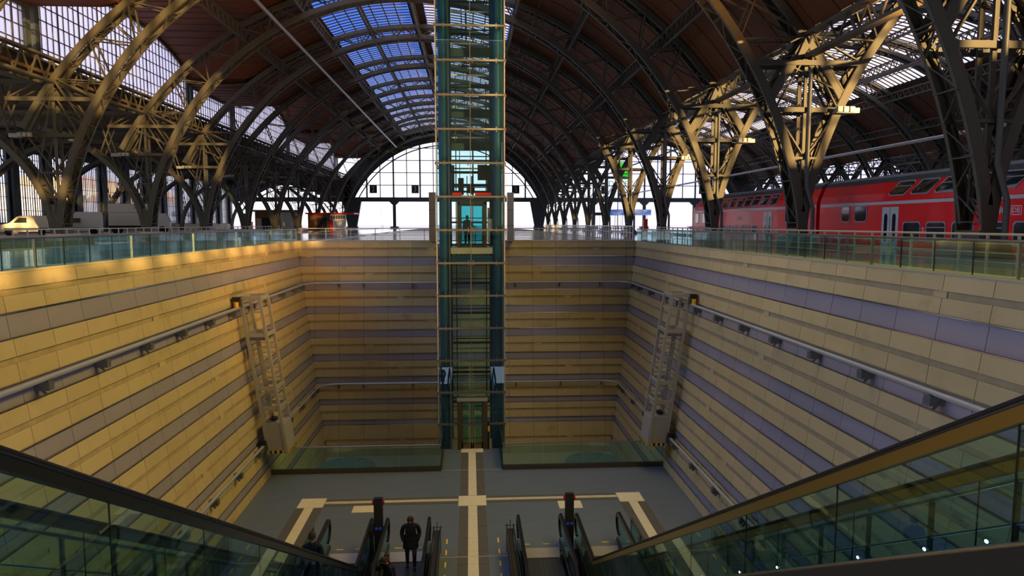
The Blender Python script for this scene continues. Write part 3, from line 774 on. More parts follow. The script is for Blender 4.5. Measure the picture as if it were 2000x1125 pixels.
for i, y in enumerate(FY):
    arch(CXM, y, 'iron lattice roof arch of the main hall, %s from the viewer' % ORD[i])
    arch(CX2, y, 'iron lattice roof arch of the hall over the train, %s from the viewer' % ORD[i])
for i, y in enumerate(FY[2:]):
    arch(CX3, y, 'iron lattice roof arch of the farthest hall on the right, %s from the viewer' % ORD[i])
# columns
def column(x, y, side, label):
    rt = thing('iron_column', label, 'column', (x, y, 0))
    MB().prism([(-.75, 0), (.75, 0), (.6, .45), (-.6, .45)], 1, -.9, .9).build('plinth', cream if side < 0 else alu_d, rt)
    m = MB(); zz = [.42, .9, 1.5, 2.2]
    def half(z): 
        c = math.sqrt(RI * RI - (z - ZI) ** 2); return HS - c
    for s in (-1, 1):
        m.prism([(-half(.42) - .32, .42), (half(.42) + .32, .42), (half(1.3) + .26, 1.3), (half(2.4) + .2, 2.4), (half(2.4) - .15, 2.4), (.12, 1.75), (-.12, 1.75), (-half(2.4) + .15, 2.4), (-half(2.4) - .2, 2.4), (-half(1.3) - .26, 1.3)], 1, s * .6 - .03, s * .6 + .03)
    m.box(-.3, .3, -.6, .6, .42, .9); m.build('foot_web', iron, rt)
    m = MB()
    for s in (-1, 1): m.box(-.09, .09, s * .32 - .05, s * .32 + .05, 1.7, 10.8)
    for k in range(10): m.bar((0, -.32, 2 + k * 1.2), (0, .32, 2.6 + k * 1.2), .05, .04) if 2.6 + k * 1.2 < 11 else None
    m.build('centre_post', iron, rt)
    for z, w, d in ((2.9, .55, .09), (4.5, .95, .12), (6.95, 1.95, .24), (9.3, 3.4, .26)):
        m = MB(); w = half(z)
        for s in (-1, 1): m.box(-w, w, s * .55 - .07, s * .55 + .07, z - d / 2, z + d / 2)
        m.build('tie_beam', iron, rt)
    for s in (-1, 1):
        for (a, b) in (((half(6.95) * s, 6.95), (0, 4.5)), ((half(4.5) * s, 4.5), (0, 2.9)), ((half(6.95) * s, 6.95), (0, 9.9)), ((half(9.3) * s, 9.3), (0, 10.8)), ((s * 4.5, 12.9), (0, 10.7))):
            if side < 0 and a[1] > 12: continue
            m = MB()
            for t in (-1, 1): m.bar((a[0], t * .5, a[1]), (b[0], t * .5, b[1]), .07, .16, up=(0, 1, 0))
            m.build('brace', iron, rt)
    x_ = half(6.9) * (1 if side > 0 else -1)
    MB().box(min(x_ - .3, x_ + .9 * side), max(x_ - .3, x_ + .9 * side), -1.0, -.55, 6.75, 7.0).build('lamp_shelf', alu, rt)
    m = MB()
    for k in range(3): m.box(x_ - .3 + k * .32, x_ - .05 + k * .32, -1.12, -.98, 6.78, 7.05)
    m.build('floodlight', alu, rt)
    if side > 0 and abs(x - 17.3) < 1: MB().tube([(.42, -.8, 0), (.42, -.8, 1.9), (.05, -.75, 3.1), (.05, -.75, 9)], .10, 10).build('downpipe', alu_d, rt)
    return rt
for i, y in enumerate(FY):
    column(17.3, y, 1, 'forked iron column between main hall and train, %s from the viewer' % ORD[i])
    column(-27.4, y, -1, 'forked iron column at the left aisle, %s from the viewer' % ORD[i])
    if i > 1: column(62.0, y, 1, 'forked iron column beyond the train, %s from the viewer' % ORD[i - 2])
# aisle arches on the left
AXC, AH = -39.4, 11.6
ap = []
for i in range(33):
    a = PI - PI * i / 32; ap.append(Vector((AH * math.cos(a), 0, 9.6 * math.sin(a))))
aisle_me = chord(ap, .36, .5).mesh('inner_chord', iron)
a_up = MB()
for s in (-1, 1): a_up.box(-AH, AH, s * .5 - .05, s * .5 + .05, 10.3, 10.55)
a_up = a_up.mesh('top_chord', iron)
a_st = []
for i in range(1, 16):
    q = ap[2 * i]
    if q.z < 2.5: continue
    m = MB()
    for s in (-1, 1): m.bar(q + Vector((0, s * .45, 0)), Vector((q.x + (1.4 if q.x < 0 else -1.4) * (1 if i % 2 else -1), s * .45, 10.4)), .06, .13, up=(0, 1, 0))
    a_st.append(m.mesh('web_strut', iron))
for i, y in enumerate(FY):
    rt = thing('aisle_arch', 'low iron arch over the left aisle with parked vans, %s from the viewer' % ORD[i], 'arch', (AXC, y, 0))
    link('inner_chord', aisle_me, rt); link('top_chord', a_up, rt)
    for me in a_st: link('web_strut', me, rt)
# longitudinal lattice girders
def girder(name, label, x, z0, z1, y0, y1, pitch, w=.3, m_=iron, group=None, arched=False):
    rt = thing(name, label, 'girder', (x, 0, 0), 0, group)
    for z in (z0, z1): MB().box(-w / 2, w / 2, y0, y1, z - .08, z + .08).build('chord', m_, rt)
    k = int((y1 - y0) / pitch); m = MB()
    for i in range(k):
        a = y0 + (y1 - y0) * i / k; b = y0 + (y1 - y0) * (i + .5) / k; c = y0 + (y1 - y0) * (i + 1) / k
        m.bar((0, a, z0), (0, b, z1), .07, .09, up=(1, 0, 0)); m.bar((0, b, z1), (0, c, z0), .07, .09, up=(1, 0, 0))
    stuff(m.build('lattice', m_, rt))
    return rt
girder('window_girder', 'heavy lattice girder under the left clerestory windows', -27.3, 10.4, 11.9, 16, YEND, 1.55, .45)
girder('window_girder', 'second lattice girder behind the one under the left clerestory', -28.4, 10.4, 11.9, 16, YEND, 1.55, .45)
girder('valley_girder', 'lattice valley girder over the right columns beside the main hall', 17.3, 9.65, 10.75, 16, YEND, 1.6, .5)
girder('valley_girder', 'lattice valley girder over the far row of right columns', 62.0, 9.65, 10.75, 16, YEND, 1.6, .5)
def zo(r): return ZO + math.sqrt(RO * RO - r * r)
side_words = {-14: 'left haunch', -8.9: 'left skylight edge', -4.8: 'middle of the left skylight', 0: 'ridge', 4.8: 'middle of the right skylight', 9.1: 'right skylight edge', 14: 'right haunch', 18.6: 'lower right slope'}
for cx_, hn in ((CXM, 'main hall'), (CX2, 'hall over the train')):
    for r, wd in side_words.items():
        girder('lattice_purlin', 'long lattice purlin of the %s at the %s' % (hn, wd), cx_ + r, zo(r) - (1.1 if abs(r) != 4.8 else .75), zo(r) - .15, 16, YEND, 1.1, .16)
MB_ = MB().tube([(-15.5, 14, 17.4), (-15.5, 150, 17.4)], .14, 8).build('overhead_pipe', steel_m); tag(MB_, 'long pale pipe running under the left slope of the main roof', 'pipe')
MB_ = MB().tube([(6.0, 14, 19.6), (6.0, 150, 19.6)], .10, 8).build('overhead_pipe', iron); tag(MB_, 'long dull pipe running under the roof right of the lift', 'pipe')
for x, z, w in ((26.5, 10.6, 'upper'), (33, 7.2, 'lower')):
    MB_ = MB().tube([(x, 18, z), (x, 150, z)], .12, 8).build('overhead_pipe', steel_m); tag(MB_, '%s pale pipe running above the red train' % w, 'pipe')

# roof: boarded slopes, dormers over the clerestory, glazed strips
RS = RO + .35
def zs_(r): return ZO + math.sqrt(max(0, RS * RS - r * r))
def dorm(y):  # clerestory head height; wide arch over two bays, flat over one
    t = ((y - 48.6) / 12.9) % 3
    if t < 2: c = (t - 1); return 15.35 + 3.45 * math.sqrt(max(0, 1 - c * c)) if abs(c) < .985 else 15.35
    return 15.35
rf = snode('ceiling')
def shell(name, cx_, r0, r1, y0, y1, fn, m_, nr, pitch, par):
    """boards running up the slope, each one its own strip with a small lap"""
    m = MB(); k = max(1, int((y1 - y0) / pitch))
    for j in range(k):
        a = y0 + (y1 - y0) * j / k + .015; b = y0 + (y1 - y0) * (j + 1) / k - .015; lap = .06 * (j % 2)
        vs = []
        for i in range(nr + 1):
            r = r0 + (r1 - r0) * i / nr
            za, zb = fn(r, a) + lap, fn(r, b) + lap
            vs += [(cx_ + r, a, za), (cx_ + r, b, zb), (cx_ + r, b, zb + .12), (cx_ + r, a, za + .12)]
        m.add(vs, [(4 * i + q, 4 * i + (q + 1) % 4, 4 * i + 4 + (q + 1) % 4, 4 * i + 4 + q) for i in range(nr) for q in range(4)])
    stuff(m.build(name, m_, par))
def plain(r, y): return zs_(r)
def leftfn(r, y): return max(zs_(r), dorm(y))
bounds = [14.0] + [y + .0 for y in FY] + [YEND]
for a, b in zip(bounds[:-1], bounds[1:]):
    shell('roof_boards', CXM, -24.3, -8.9, a, b, leftfn, wood, 12, .8, rf)
    shell('roof_boards', CXM, 9.1, 22.35, a, b, plain, wood, 6, 1.1, rf)
    shell('ridge_boards', CXM, -.75, .75, a, b, plain, roof_d, 1, 2.1, rf)
    for cx_ in (CX2, CX3):
        shell('roof_boards', cx_, -22.35, -13.9, a, b, plain, wood, 4, 1.6, rf)
        shell('roof_boards', cx_, 13.9, 22.35, a, b, plain, wood, 4, 1.6, rf)
        shell('ridge_boards', cx_, -.5, .5, a, b, plain, roof_d, 1, 2.1, rf)
    # solid deck above the boards keeps daylight out of the laps
    for cx_, r0, r1, fn in ((CXM, -24.3, -9.0, leftfn), (CXM, 9.2, 22.35, plain), (CX2, -22.35, -14, plain), (CX2, 14, 22.35, plain), (CX3, -22.35, -14, plain), (CX3, 14, 22.35, plain)):
        m = MB(); nn = 10; ny = 8; vs = []
        for j in range(ny + 1):
            y = a + (b - a) * j / ny
            for i in range(nn + 1):
                r = r0 + (r1 - r0) * i / nn; vs.append((cx_ + r, y, fn(r, y) + .32))
        m.add(vs, [(j * (nn + 1) + i, j * (nn + 1) + i + 1, (j + 1) * (nn + 1) + i + 1, (j + 1) * (nn + 1) + i) for j in range(ny) for i in range(nn)])
        m.build('roof_deck', roof_d, rf)
    for cx_, r0, r1, gm in ((CXM, -8.85, -.8, g_sky), (CXM, .8, 9.05, g_frost), (CX2, -13.85, -.55, g_frost), (CX2, .55, 13.85, g_frost), (CX3, -13.85, -.55, g_frost), (CX3, .55, 13.85, g_frost)):
        if cx_ == CX3 and a < 40: continue
        nn = 7; m = MB(); vs = []
        for i in range(nn + 1):
            r = r0 + (r1 - r0) * i / nn
            vs += [(cx_ + r, a, zs_(r) + .2), (cx_ + r, b, zs_(r) + .2)]
        m.add(vs, [(2 * i, 2 * i + 1, 2 * i + 3, 2 * i + 2) for i in range(nn)]); m.build('skylight_pane', gm, rf)
        m = MB(); k = 15
        for j in range(k):
            y = a + (b - a) * (j + .5) / k
            vs = []
            for i in range(nn + 1):
                r = r0 + (r1 - r0) * i / nn; z = zs_(r)
                vs += [(cx_ + r, y - .12, z), (cx_ + r, y + .12, z), (cx_ + r, y + .12, z + .06), (cx_ + r, y - .12, z + .06)]
            m.add(vs, [(4 * i + q, 4 * i + (q + 1) % 4, 4 * i + 4 + (q + 1) % 4, 4 * i + 4 + q) for i in range(nn) for q in range(4)])
        for i in range(1, 7):
            r = r0 + (r1 - r0) * i / 7; m.box(cx_ + r - .05, cx_ + r + .05, a, b, zs_(r) - .06, zs_(r) + .02)
        stuff(m.build('glazing_bars', barm, rf))
m = MB(); m.box(-52, -27.3, 14, YEND, 10.75, 10.95); m.build('aisle_deck', roof_d, rf)
for j in range(12):
    MB().box(-52, -27.5, 16 + j * 12.9 - 6.4, 16 + j * 12.9 - 6.1, 10.3, 10.75).build('aisle_beam', iron_d, rf)
MB().box(-60, 110, -24, 14.2, 26.0, 26.4).build('sun_block_deck', roof_d, rf)  # unseen slab, added to keep sun and sky out over the viewer
m = MB()
for cx_ in (CXM, CX2, CX3):
    k = 24
    for i in range(k):
        r0, r1 = -HS + 2 * HS * i / k, -HS + 2 * HS * (i + 1) / k
        m.hexa([(cx_ + r0, 13.9, zs_(r0)), (cx_ + r1, 13.9, zs_(r1)), (cx_ + r1, 14.1, zs_(r1)), (cx_ + r0, 14.1, zs_(r0)), (cx_ + r0, 13.9, 26.2), (cx_ + r1, 13.9, 26.2), (cx_ + r1, 14.1, 26.2), (cx_ + r0, 14.1, 26.2)])
m.build('front_gable', roof_d, rf)

# ------------------------------------------------------------ left clerestory and outer wall
wn = 0
def window(name, lab, x, y0, y1, z0, top, gm, vp, hp, thick):
    """glazed opening in a wall of constant x; top(y) gives the head"""
    rt = snode(name)
    k = max(2, int((y1 - y0) / vp)); m = MB()
    for i in range(1, k):
        y = y0 + (y1 - y0) * i / k; tk = .05 if i % thick else .13
        m.box(x - .05, x + .05, y - tk / 2, y + tk / 2, z0, top(y))
    z = z0 + hp
    zmax = max(top(y0 + (y1 - y0) * i / 20) for i in range(21))
    while z < zmax - .2:
        ys = [y0 + (y1 - y0) * i / 60 for i in range(61)]; ok = [y for y in ys if top(y) > z]
        if len(ok) > 1: m.box(x - .04, x + .04, ok[0], ok[-1], z - .03, z + .03)
        z += hp
    stuff(m.build('muntins', barm, rt))
    n_ = 16; vs = []
    for i in range(n_ + 1):
        y = y0 + (y1 - y0) * i / n_; vs += [(x, y, z0), (x, y, top(y))]
    MB().add(vs, [(2 * i, 2 * i + 2, 2 * i + 3, 2 * i + 1) for i in range(n_)]).build('glass_pane', gm, rt)
    m = MB()
    for i in range(n_):
        a = y0 + (y1 - y0) * i / n_; b = y0 + (y1 - y0) * (i + 1) / n_; m.bar((x, a, top(a)), (x, b, top(b)), .3, .3, up=(1, 0, 0))
    m.box(x - .15, x + .15, y0, y1, z0 - .15, z0 + .1)
    for y in (y0, y1): m.box(x - .2, x + .2, y - .25, y + .25, z0, top(y) + .2)
    m.build('frame', iron_d, rt)
CW = -28.9
y = 48.6 - 12.9 * 2
seq = []
k = -3
while True:
    ya = 48.6 + 12.9 * k
    if ya > 150: break
    if ya + 25.8 > 14: seq.append((max(14, ya), min(YEND, ya + 25.8)))
    if ya + 38.7 > 14 and ya + 25.8 < YEND: seq.append((max(14, ya + 25.8), min(YEND, ya + 38.7)))
    k += 3
for a, b in seq:
    wn += 1; window('window_%d' % wn, '', CW, a + .5, b - .5, 12.0, lambda y: dorm(y) - .05, g_lilac, .66, .95, 4)
wl = snode('wall_outer_left')
m = MB(); m.box(CW - .3, CW + .1, 14, YEND, 10.4, 11.95); m.build('clerestory_sill', iron_d, wl)
m = MB(); m.box(-52.3, -51.9, -24, YEND, -.9, 1.15); m.build('sill_wall', cream, wl)
m = MB(); m.box(-52.4, -51.9, -24, YEND, 9.5, 11); m.build('lintel_wall', iron_d, wl)
k = 0
y = 95.3 - 6.45 * 13
while y < YEND:
    MB().box(-52.5, -51.5, y - .55, y + .55, 1.1, 9.6).build('pilaster', iron_d, wl)
    if y + 6.45 < YEND + 3:
        wn += 1; window('window_%d' % wn, '', -52.1, y + .6, min(YEND, y + 5.85), 1.15, lambda q: 9.55, g_win, .42, 1.5, 4)
    y += 6.45
# far right outer wall
struct(MB().box(84.3 + 22.4 + 4, 111.5, -24, YEND, -1, 26).build('wall_outer_right', roof_d))
struct(MB().box(-60.3, -60, -24, 14, -1, 26).build('wall_side_left', roof_d))

# ------------------------------------------------------------ unseen wall behind the viewer, openings shaped to place the sun patches
ws_ = snode('wall_sun_mask')
OPEN = []  # sills stepped so the sun strikes only the rim, columns and ribs
for i in range(18):
    sl = -.45 + .1906 * (20.6 + 1.4 * i) + (.3 if i % 4 == 1 else 0); OPEN.append((9 + 1.4 * i, 10.15 + 1.4 * i, ((sl, sl + 1.5), (11.2, 12.4), (17, 25.5)) if 1 < i < 6 else ((sl, sl + 1.5), (17, 25.5))))
OPEN += [(a_, b_, ((z_, 25),)) for a_, b_, z_ in ((37, 38.2, 12), (44, 50, 12), (52, 66, 11), (69, 83, 13.5), (86, 104, 14.5))]
xprev = -60
for (a, b, tiers) in OPEN:
    MB().box(xprev, a, -25, -24.4, -.5, 26).build('wall_pier', cream, ws_)
    zl_ = -.5
    for z0, z1 in tiers + ((26, 26),):
        MB().box(a, b, -25, -24.4, zl_, z0).build('wall_panel', cream, ws_); zl_ = z1
        if z1 - z0 < 3 or b - a < 3: continue
        m = MB(); k = int((b - a) / 1.9)
        for i in range(1, k): x = a + (b - a) * i / k; m.box(x - (.22 if i % 3 else .5), x + (.22 if i % 3 else .5), -24.8, -24.6, z0, z1)
        z = z0 + 2.2
        while z < z1: m.box(a, b, -24.8, -24.6, z - .12, z + .12); z += 2.2
        m.build('mullions', iron_d, ws_)
    xprev = b
MB().box(xprev, 111, -25, -24.4, -.5, 26).build('wall_pier', cream, ws_)

# ------------------------------------------------------------ far gable screens
def gable(cx_, name, hw=20.5, zb=6.95, Rg=22.9, zc=-3.6, roofz=None, step=2.93):
    rt = snode(name)
    def top(x): return zc + math.sqrt(max(.01, Rg * Rg - x * x))
    # spandrel outside the arch
    m = MB(); k = 40
    Wd = HS if roofz is None else hw + 3
    for i in range(k):
        a, b = -Wd + 2 * Wd * i / k, -Wd + 2 * Wd * (i + 1) / k
        za = max(zb - .8, top(a) if abs(a) < hw else zb - .8); zb_ = max(zb - .8, top(b) if abs(b) < hw else zb - .8)
        ta = zs_(a) + .3 if roofz is None else roofz; tb = zs_(b) + .3 if roofz is None else roofz
        m.hexa([(cx_ + a, YEND - .1, za), (cx_ + b, YEND - .1, zb_), (cx_ + b, YEND + .4, zb_), (cx_ + a, YEND + .4, za), (cx_ + a, YEND - .1, max(ta, za + .3)), (cx_ + b, YEND - .1, max(tb, zb_ + .3)), (cx_ + b, YEND + .4, max(tb, zb_ + .3)), (cx_ + a, YEND + .4, max(ta, za + .3))])
    m.build('spandrel', iron_d, rt)
    for ph in (-1.0,):
        pts = []
        th = math.asin(min(1, hw / Rg)); m = MB()
        for q in (0, .9):
            pts = [(cx_ + (Rg - q) * math.sin(-th + 2 * th * i / 40), YEND, zc + (Rg - q) * math.cos(-th + 2 * th * i / 40)) for i in range(41)]
            for a, b in zip(pts[:-1], pts[1:]): m.bar(a, b, .25, .16 if q == 0 else .06, up=(0, 1, 0))
        m.build('arch_rib', iron_d, rt)
    MB().box(cx_ - HS if roofz is None else cx_ - hw - 3, cx_ + HS if roofz is None else cx_ + hw + 3, YEND - .4, YEND + .6, zb - .95, zb).build('beam', iron_d, rt)
    xs_ = []; x = -step * math.floor(hw / step) - 0
    while x < hw: xs_.append(x); x += step
    for i, x in enumerate(xs_):
        if top(x) > zb + .3: MB().box(cx_ + x - (.09 if i % 2 else .17), cx_ + x + (.09 if i % 2 else .17), YEND - .1, YEND + .1, zb, top(x)).build('mullion', iron_d, rt)
    z = zb + 2.7
    while z < zc + Rg - .5:
        w = math.sqrt(Rg * Rg - (z - zc) ** 2); MB().box(cx_ - w, cx_ + w, YEND - .08, YEND + .08, z - .08, z + .08).build('transom', iron_d, rt); z += 2.7
    cols = [-hw] + xs_ + [hw]; zz = zb
    for a, b in zip(cols[:-1], cols[1:]):
        z = zb
        while True:
            t0, t1 = top(a) if abs(a) < Rg else 0, top(b) if abs(b) < Rg else 0
            if z >= max(t0, t1): break
            p = [(a, z), (b, z), (b, min(z + 2.7, max(t1, z))), (a, min(z + 2.7, max(t0, z)))]
            MB().add([(cx_ + u, YEND, v) for u, v in p], [(0, 1, 2, 3)]).build('glass_pane', g_win, rt); z += 2.7
gable(CXM, 'wall_gable_main'); gable(CX2, 'wall_gable_train_hall'); gable(CX3, 'wall_gable_right_hall')
gable(-39.7, 'wall_gable_aisle', hw=10.5, Rg=11.6, zc=-1.9, zb=6.9, roofz=10.9, step=2.3)
for x in (CXM - 11.6, CXM + 11.6, CX2 - 11.6, CX2 + 11.6, CX2):
    rt = thing('gable_post', 'dark iron post carrying the far gable beam at %s' % {-16.65: 'left of the lift', 6.55: 'right behind the lift', 28.05: 'the left of the train hall', 51.25: 'the right of the train hall', 39.65: 'the middle of the train hall'}[round(x, 2)], 'post', (x, YEND, 0))
    MB().box(-.33, .33, -.33, .33, .5, 5.6).build('shaft', iron_d, rt); MB().prism([(-.4, 5.3), (.4, 5.3), (1.1, 6), (-1.1, 6)], 1, -.4, .4).build('capital', iron_d, rt)
    MB().box(-.9, .9, -.8, .8, 0, .5).build('base', alu_d, rt)
for x in (-25.9, 15.6):
    rt = thing('end_pier', 'dark tapering iron pier at the %s foot of the far gable' % ('left' if x < 0 else 'right'), 'pier', (x, YEND, 0))
    MB().prism([(-.9, 0), (.9, 0), (2.0, 6), (-2.0, 6)], 1, -.5, .5).build('web', iron_d, rt); MB().box(-1.2, 1.2, -.7, .7, 0, .5).build('base', alu_d, rt)
for num, x, wd in (('2', -21.2, 'with a pale two, leftmost'), ('3', -12.0, 'with a pale three, left of the lift'), ('4', .4, 'seen through the lift tower'), ('5', 10.4, 'with a pale five, right of the lift'), ('6', 21.5, 'first to the right behind the forked columns'), ('7', 30.5, 'below the green sign'), ('8', 43.5, 'right of the green sign'), ('9', 53, 'rightmost, above the train nose')):
    rt = thing('track_sign', 'dark square track sign on the far gable, %s' % wd, 'sign', (x, YEND - .17, 8.7))
    MB().box(-.8, .8, -.06, .06, -.85, .85).build('board', sign_d, rt); text('numeral', num, 1.55, sign_t, rt, (0, -.08, 0), (PI / 2, 0, 0), sx=.7)
    MB().box(-.05, .05, -.03, .12, .80, 1.02).build('hanger', iron_d, rt)
# illuminated company sign outside
rt = thing('roof_sign', 'green illuminated square sign with letters outside behind the gable', 'sign', (36.5, 163, 0))
MB().box(-1.9, 1.9, -.2, .2, 11.6, 15.6).build('green_square', green, rt)
MB().box(-2.4, -.2, -.25, -.2, 12.2, 13.2).build('dark_notch', iron_d, rt)
text('letters', 'DATEV', 1.9, tealt, rt, (-.6, -.1, 10.5), (PI / 2, 0, 0), ext=.1, sx=1.0)
for s in (-1.2, 1.2): MB().box(s - .1, s + .1, -.1, .1, -1, 11.6).build('mast', iron_d, rt)
for x, z, w in ((21.4, 2.35, 'left'), (25.0, 2.35, 'right')):
    rt = thing('departure_display', '%s blue departure display hanging behind the right columns' % w, 'display', (x, 100, z))
    MB().box(-1.6, 1.6, -.15, .15, 0, .85).build('case', blue_s, rt)
    for k in range(3): MB().box(-1.2, .6 + .2 * k, -.17, -.15, .15 + .23 * k, .22 + .23 * k).build('text_line', white, rt)
    for s in (-1, 1): MB().box(s - .04, s + .04, -.04, .04, -2.35, 0).build('leg', iron_d, rt)
rt = thing('direction_sign', 'small purple and green sign left of the blue displays', 'sign', (20.2, 102, 2.35))
MB().box(-1.7, .7, -.08, .08, 0, .45).build('purple_board', purple, rt); MB().box(.7, 1.9, -.08, .08, 0, .45).build('green_board', mat('exit_green', (.03, .25, .06), .5), rt); MB().box(1.1, 1.3, -.1, -.08, .12, .3).build('mark', white, rt)
for s in (-1.5, 1.5): MB().box(s - .04, s + .04, -.04, .04, -3.2, 0).build('leg', iron_d, rt)

# ------------------------------------------------------------ red double deck train
def train_car(y0, y1, label, cab=False):
    rt = thing('train_carriage', label, 'train', (20.0, 0, 0))
    Wd = 2.8; prof = [(0.05, -.15), (0, .1), (0, 2.25), (.08, 2.6), (.30, 3.14)]
    full = prof + [(Wd - p, z) for p, z in prof[::-1]]
    m = MB(); k = len(full); ys = [y0, y1] if not cab else [y0, y1 - 2.2, y1 - 1.0, y1 - .35, y1]
    sc = [1, 1] if not cab else [1, 1, .97, .92, .84]; zc_ = [0, 0] if not cab else [0, 0, -.25, -.75, -1.3]
    vs = []
    for y, s, dz in zip(ys, sc, zc_):
        for p, z in full: vs.append((Wd / 2 + (p - Wd / 2) * s, y, min(z, 3.14 + dz) if z > 2 else z))
    m.add(vs, [(i * k + j, i * k + (j + 1) % k, (i + 1) * k + (j + 1) % k, (i + 1) * k + j) for i in range(len(ys) - 1) for j in range(k)] + [tuple(range(k))[::-1], tuple((len(ys) - 1) * k + j for j in range(k))])
    m.build('body', red, rt)
    rp_ = [(.28, 3.13), (.42, 3.36), (.8, 3.53), (1.4, 3.6), (2.0, 3.53), (2.38, 3.36), (2.52, 3.13)]
    MB().prism(rp_, 1, y0 + .05, y1 - (1.9 if cab else .05)).build('roof', train_roof, rt)
    if cab: MB().prism([(y1 - 1.9, 3.13), (y1 - 1.9, 3.58), (y1 - 1.2, 3.3), (y1 - .6, 2.75), (y1 - .9, 2.7)], 0, .5, 2.3).build('roof_nose', train_roof, rt)
    def P(z, o): # side surface at height z
        for (p0, z0), (p1, z1) in zip(prof[:-1], prof[1:]):
            if z0 <= z <= z1: return p0 + (p1 - p0) * (z - z0) / (z1 - z0) - o
        return -o
    def quad(name, m_, pts, o0, o1, par=rt):
        mm = MB(); n_ = len(pts)
        mm.add([(P(z, o0), y, z) for y, z in pts] + [(P(z, o1), y, z) for y, z in pts], [tuple(range(n_)), tuple(range(n_, 2 * n_))[::-1]] + [(i, (i + 1) % n_, n_ + (i + 1) % n_, n_ + i) for i in range(n_)])
        return mm.build(name, m_, par)
    def win(ya, yb__, za, zb__, sl=0, bar=False):
        c = .1
        def rr(e): 
            a, b, d, t = ya - e, yb__ + e, za - e, zb__ + e
            return [(b - c, d), (b, d + c), (b - sl, t - c), (b - sl - c, t), (a - sl + c, t), (a - sl, t - c), (a, d + c), (a + c, d)]
        w = quad('window_frame', train_frame, rr(.055), .002, .022)
        quad('pane', train_win, rr(0), .004, .026, w)
        if bar: quad('vent_bar', train_frame, [(yb__ - sl * .75, zb__ - .22), (yb__ - sl * .75, zb__ - .18), (ya - sl * .75, zb__ - .18), (ya - sl * .75, zb__ - .22)], .004, .034, w)
    quad('grey_stripe', train_grey, [(y1 - (1.2 if cab else .1), 2.05), (y1 - (1.2 if cab else .1), 2.19), (y0 + .05, 2.19), (y0 + .05, 2.05)], .001, .012)
    MB().box(.02, 2.78, y0 + .1, y1 - .2, -.55, -.15).build('grey_skirt', train_grey, rt)
    MB().box(.2, 2.6, y0 + .3, y1 - .6, -.85, -.5).build('underframe', under, rt)
    for yy in (y0 + 2.2, y0 + 4.6, y1 - 4.8, y1 - 2.4):
        for x in (.25, 2.4): m = MB(); m.tube([(x, yy, -.28), (x + .14, yy, -.28)], .40, 16); m.build('wheel', under, rt)
    def door(yc):
        dd = quad('door', train_grey, [(yc + .64, -.2), (yc + .64, 1.92), (yc - .64, 1.92), (yc - .64, -.2)], .002, .02)
        for s in (-1, 1):
            q = yc + s * .32; pts = []
            for k_ in range(9): a = PI * k_ / 8; pts.append((q + .13 * math.cos(a), 1.45 + .16 * math.sin(a)))
            for k_ in range(9): a = PI + PI * k_ / 8; pts.append((q + .13 * math.cos(a), .45 + .16 * math.sin(a)))
            quad('door_window', train_win, pts, .004, .028, dd)
        quad('door_gap', black, [(yc + .015, -.2), (yc + .015, 1.92), (yc - .015, 1.92), (yc - .015, -.2)], .004, .024, dd)
    return rt, win, door, quad
rt, win, door, quad = train_car(11.6, 38.35, 'nearer red double deck carriage with grey doors')
for i in range(9): win(30.75 - 1.62 * i, 31.95 - 1.62 * i, 2.5, 3.08, .42, i % 2 == 0)
for i in range(8): win(29.5 - 1.62 * i, 30.65 - 1.62 * i, .35, 1.17, 0, i % 2 == 1)
win(35.25, 35.95, 1.26, 2.0, 0, True); win(33.7, 34.7, 1.26, 2.0); door(31.7)
text('operator_lettering', 'REGIO', .42, white, rt, (-.02, 25.1, 1.62), (PI / 2, 0, -PI / 2), ext=.004, align='CENTER')
text('logo_letters', 'DB', .27, white, rt, (-.02, 24.12, 1.62), (PI / 2, 0, -PI / 2), ext=.004)
for a, b, c, d in ((23.88, 24.36, 1.45, 1.475), (23.88, 24.36, 1.77, 1.795), (23.88, 23.905, 1.45, 1.79), (24.335, 24.36, 1.45, 1.79)): quad('logo_border', white, [(b, c), (b, d), (a, d), (a, c)], .002, .012)
text('class_figure', '2', .36, white, rt, (-.02, 29.28, .82), (PI / 2, 0, -PI / 2), ext=.004)
rt, win, door, quad = train_car(38.75, 61.6, 'farther red double deck driving carriage with sloping nose', True)
for i in range(8): win(44.2 + 1.42 * i, 45.2 + 1.42 * i, 2.38, 3.04, .2, True)
for i in range(9): win(46.9 + 1.25 * i, 47.7 + 1.25 * i, .3, .95, 0, i % 3 == 0)
win(40.4, 41.1, 1.26, 2.0); win(41.9, 42.6, 1.26, 2.0); win(59.2, 60.0, 1.2, 2.0); win(57.3, 58.2, 1.2, 2.0); door(45.2)
quad('yellow_stripe', yellow, [(58.9, 2.0), (58.9, 2.06), (54.6, 2.06), (54.6, 2.0)], .002, .014)
text('operator_lettering', 'REGIO', .36, white, rt, (-.02, 50.2, 1.5), (PI / 2, 0, -PI / 2), ext=.004)
MB().box(.6, 2.2, 61.0, 61.35, 1.35, 2.0).build('windscreen', train_win, rt)
o = MB().box(20.35, 22.5, 38.4, 38.7, -.3, 3.0).build('gangway_bellows', black); tag(o, 'black bellows between the two red carriages', 'bellows')

